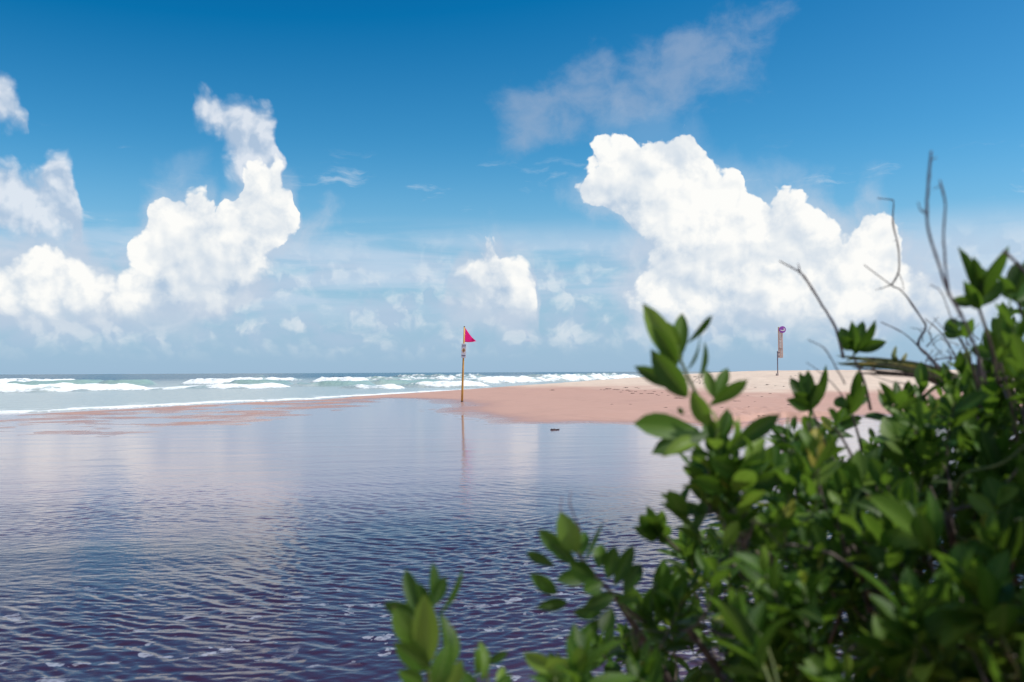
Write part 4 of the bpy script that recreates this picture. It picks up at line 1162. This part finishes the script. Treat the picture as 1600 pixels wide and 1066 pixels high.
# ------------------------------------------------------------------ the low shrub at the bottom
def build_low_shrub():
    bx, by = -0.02, 1.28
    base = Vector((bx, by, ground_z(bx, by) - 0.03))
    S = Shrub('coastal_shrub', base, 'small low shrub with upright leafy shoots at the bottom edge before the dark water')
    d = 1.18
    def stem(pts, label=None, r=0.003):
        b = MB(); path = smooth_path([base + rvec(0.01)] + [P(x, y, d + k) for x, y, k in pts], 4)
        b.tube(path, [r * (1.25 - 0.6 * i / (len(path) - 1)) for i in range(len(path))], 7); return S.branch(b, GREENWOOD, label)
    br = stem([(676, 1200, .02), (672, 1090, .0), (664, 1010, .0), (658, 965, .0)], 'upright shoot with the largest leaves of the low shrub')
    H = lambda *a, **k: hand_leaf(br, *a, **k)
    H((657, 965), (630, 882), d, .01, 26, tint=1); H((674, 948), (680, 876), d, .02, 16, tint=1); H((676, 948), (696, 900), d, .02, 22, tint=1); H((652, 962), (596, 943), d, -.01, 24, tint=0)
    H((686, 960), (729, 888), d + .02, .03, 8, tint=1); H((668, 1040), (663, 930), d - .03, -.02, 42, tint=3); H((650, 1010), (618, 955), d - .02, -.02, 36, tint=2); H((672, 1046), (617, 1005), d - .03, -.03, 34, tint=1)
    H((690, 1040), (713, 948), d, .02, 18, tint=1); H((664, 962), (655, 908), d + .01, .01, 26, tint=2); H((640, 975), (636, 930), d + .02, .02, 24, tint=1); H((696, 1050), (722, 975), d + .02, .02, 14, tint=2)
    H((660, 1070), (626, 1050), d - .03, -.03, 34, tint=2); H((680, 1080), (700, 1010), d - .02, -.01, 34, tint=2); H((700, 1085), (722, 1030), d - .01, 0, 24, tint=3); H((655, 1090), (640, 1040), d - .02, 0, 30, tint=1)
    br = stem([(740, 1200, .04), (758, 1110, .02), (762, 1050, .02)])
    H((752, 1066), (764, 992), d + .02, .02, 18, tint=2); H((764, 1036), (794, 1018), d + .02, 0, 18, tint=1); H((744, 1060), (748, 1008), d + .02, .01, 12, tint=2); H((778, 1085), (788, 1030), d, .02, 16, tint=3)
    H((770, 1090), (800, 1052), d, .01, 22, tint=2); H((750, 1095), (722, 1046), d, 0, 22, tint=1)
    br = stem([(800, 1220, .06), (850, 1130, .04), (868, 1060, .03)])
    H((866, 1048), (818, 1022), d + .04, -.01, 30, tint=3); H((852, 1044), (894, 1036), d + .03, -.03, 44, tint=3); H((872, 1056), (898, 1044), d + .04, 0, 22, tint=1); H((880, 1085), (905, 1050), d + .03, 0, 24, tint=2)
    for i in range(16):
        x = RS.uniform(640, 900); tip = P(x, RS.uniform(1090, 1200), d + RS.uniform(0, 0.2))
        sprig(S, tip, Vector((RS.gauss(0, .3), RS.gauss(-.1, .3), 1)), 0.1, 10, RS.uniform(.055, .075), start=base + Vector((0, 0, 0.3)) + rvec(0.05), tint_bias=0.2)
    bare_twig(S, [(716, 1010), (712, 985), (704, 960), (722, 905)], d + .03, 1.0, 0.5); bare_twig(S, [(748, 1090), (742, 1030), (744, 1000)], d + .03, 1.6, 0.8)
    finish_shrub(S, 200)

# ------------------------------------------------------------------ the palm frond end lying on the shrub
def build_frond():
    d = 1.95
    root = empty('palm_frond', P(1390, 575, d))
    tag(root, 'broken green and yellow palm frond end lying across the top of the big shrub', 'palm frond')
    green = plain('frond_green', (0.085, 0.115, 0.028), 0.5, 0.3, 40.0); yellow = plain('frond_yellow', (0.42, 0.26, 0.03), 0.5, 0.25, 40.0)
    dry = plain('frond_dry', (0.10, 0.07, 0.055), 0.8, 0.4, 40.0); pale = plain('frond_pale', (0.25, 0.25, 0.11), 0.6, 0.3, 40.0)
    b = MB(); b.tube(smooth_path([P(1500, 612, d + .05), P(1440, 582, d + .02), P(1380, 572, d), P(1330, 568, d)], 4), [0.0026 - 0.0001 * i for i in range(13)], 8); b.build('rachis', dry, root, True)
    rs = random.Random(5)
    def leaflet(pts, w, mat, lift=0.5):
        path = smooth_path([P(x, y, d + k) for x, y, k in pts], 5); b = MB(); n = len(path); k = d / F_PX
        for i, p in enumerate(path):
            u = i / (n - 1); ww = w * k * (math.sin(math.pi * min(1, 0.12 + 0.88 * u) ** 0.8) ** 0.6) * 0.5 + 0.0004
            t = (path[min(i + 1, n - 1)] - path[max(i - 1, 0)]).normalized(); s = t.cross(Vector((0, 1, 0.2))).normalized()
            b.v += [tuple(p + s * ww + Vector((0, -ww * lift, 0))), tuple(p), tuple(p - s * ww + Vector((0, -ww * lift, 0)))]
        for i in range(n - 1):
            for j in range(2): q = i * 3 + j; b.f.append((q, q + 1, q + 4, q + 3))
        o = b.build('leaflet', mat, root, True); so = o.modifiers.new('thick', 'SOLIDIFY'); so.thickness = 0.0006
    for i in range(13):
        v = i / 12
        leaflet([(1500 + rs.uniform(-15, 10), 588 + 26 * v, .04), (1440, 568 + 23 * v + rs.uniform(-2, 2), .03 - .05 * v), (1370 + rs.uniform(-10, 10), 558 + 24 * v + rs.uniform(-3, 3), .02 - .05 * v), (1296 + 70 * abs(v - .45) + rs.uniform(-8, 40), 555 + 24 * v + rs.uniform(-5, 5), -.02)],
                rs.uniform(2.4, 4.4), [dry, green, green, pale, green, yellow, green, dry, dry, green, dry, dry, dry][i])
    leaflet([(1400, 565, .0), (1396, 556, .0), (1400, 541, .01)], 8, green); leaflet([(1410, 566, .0), (1412, 560, .0), (1417, 552, .01)], 7, pale)

build_big_shrub()
build_low_shrub()
build_frond()
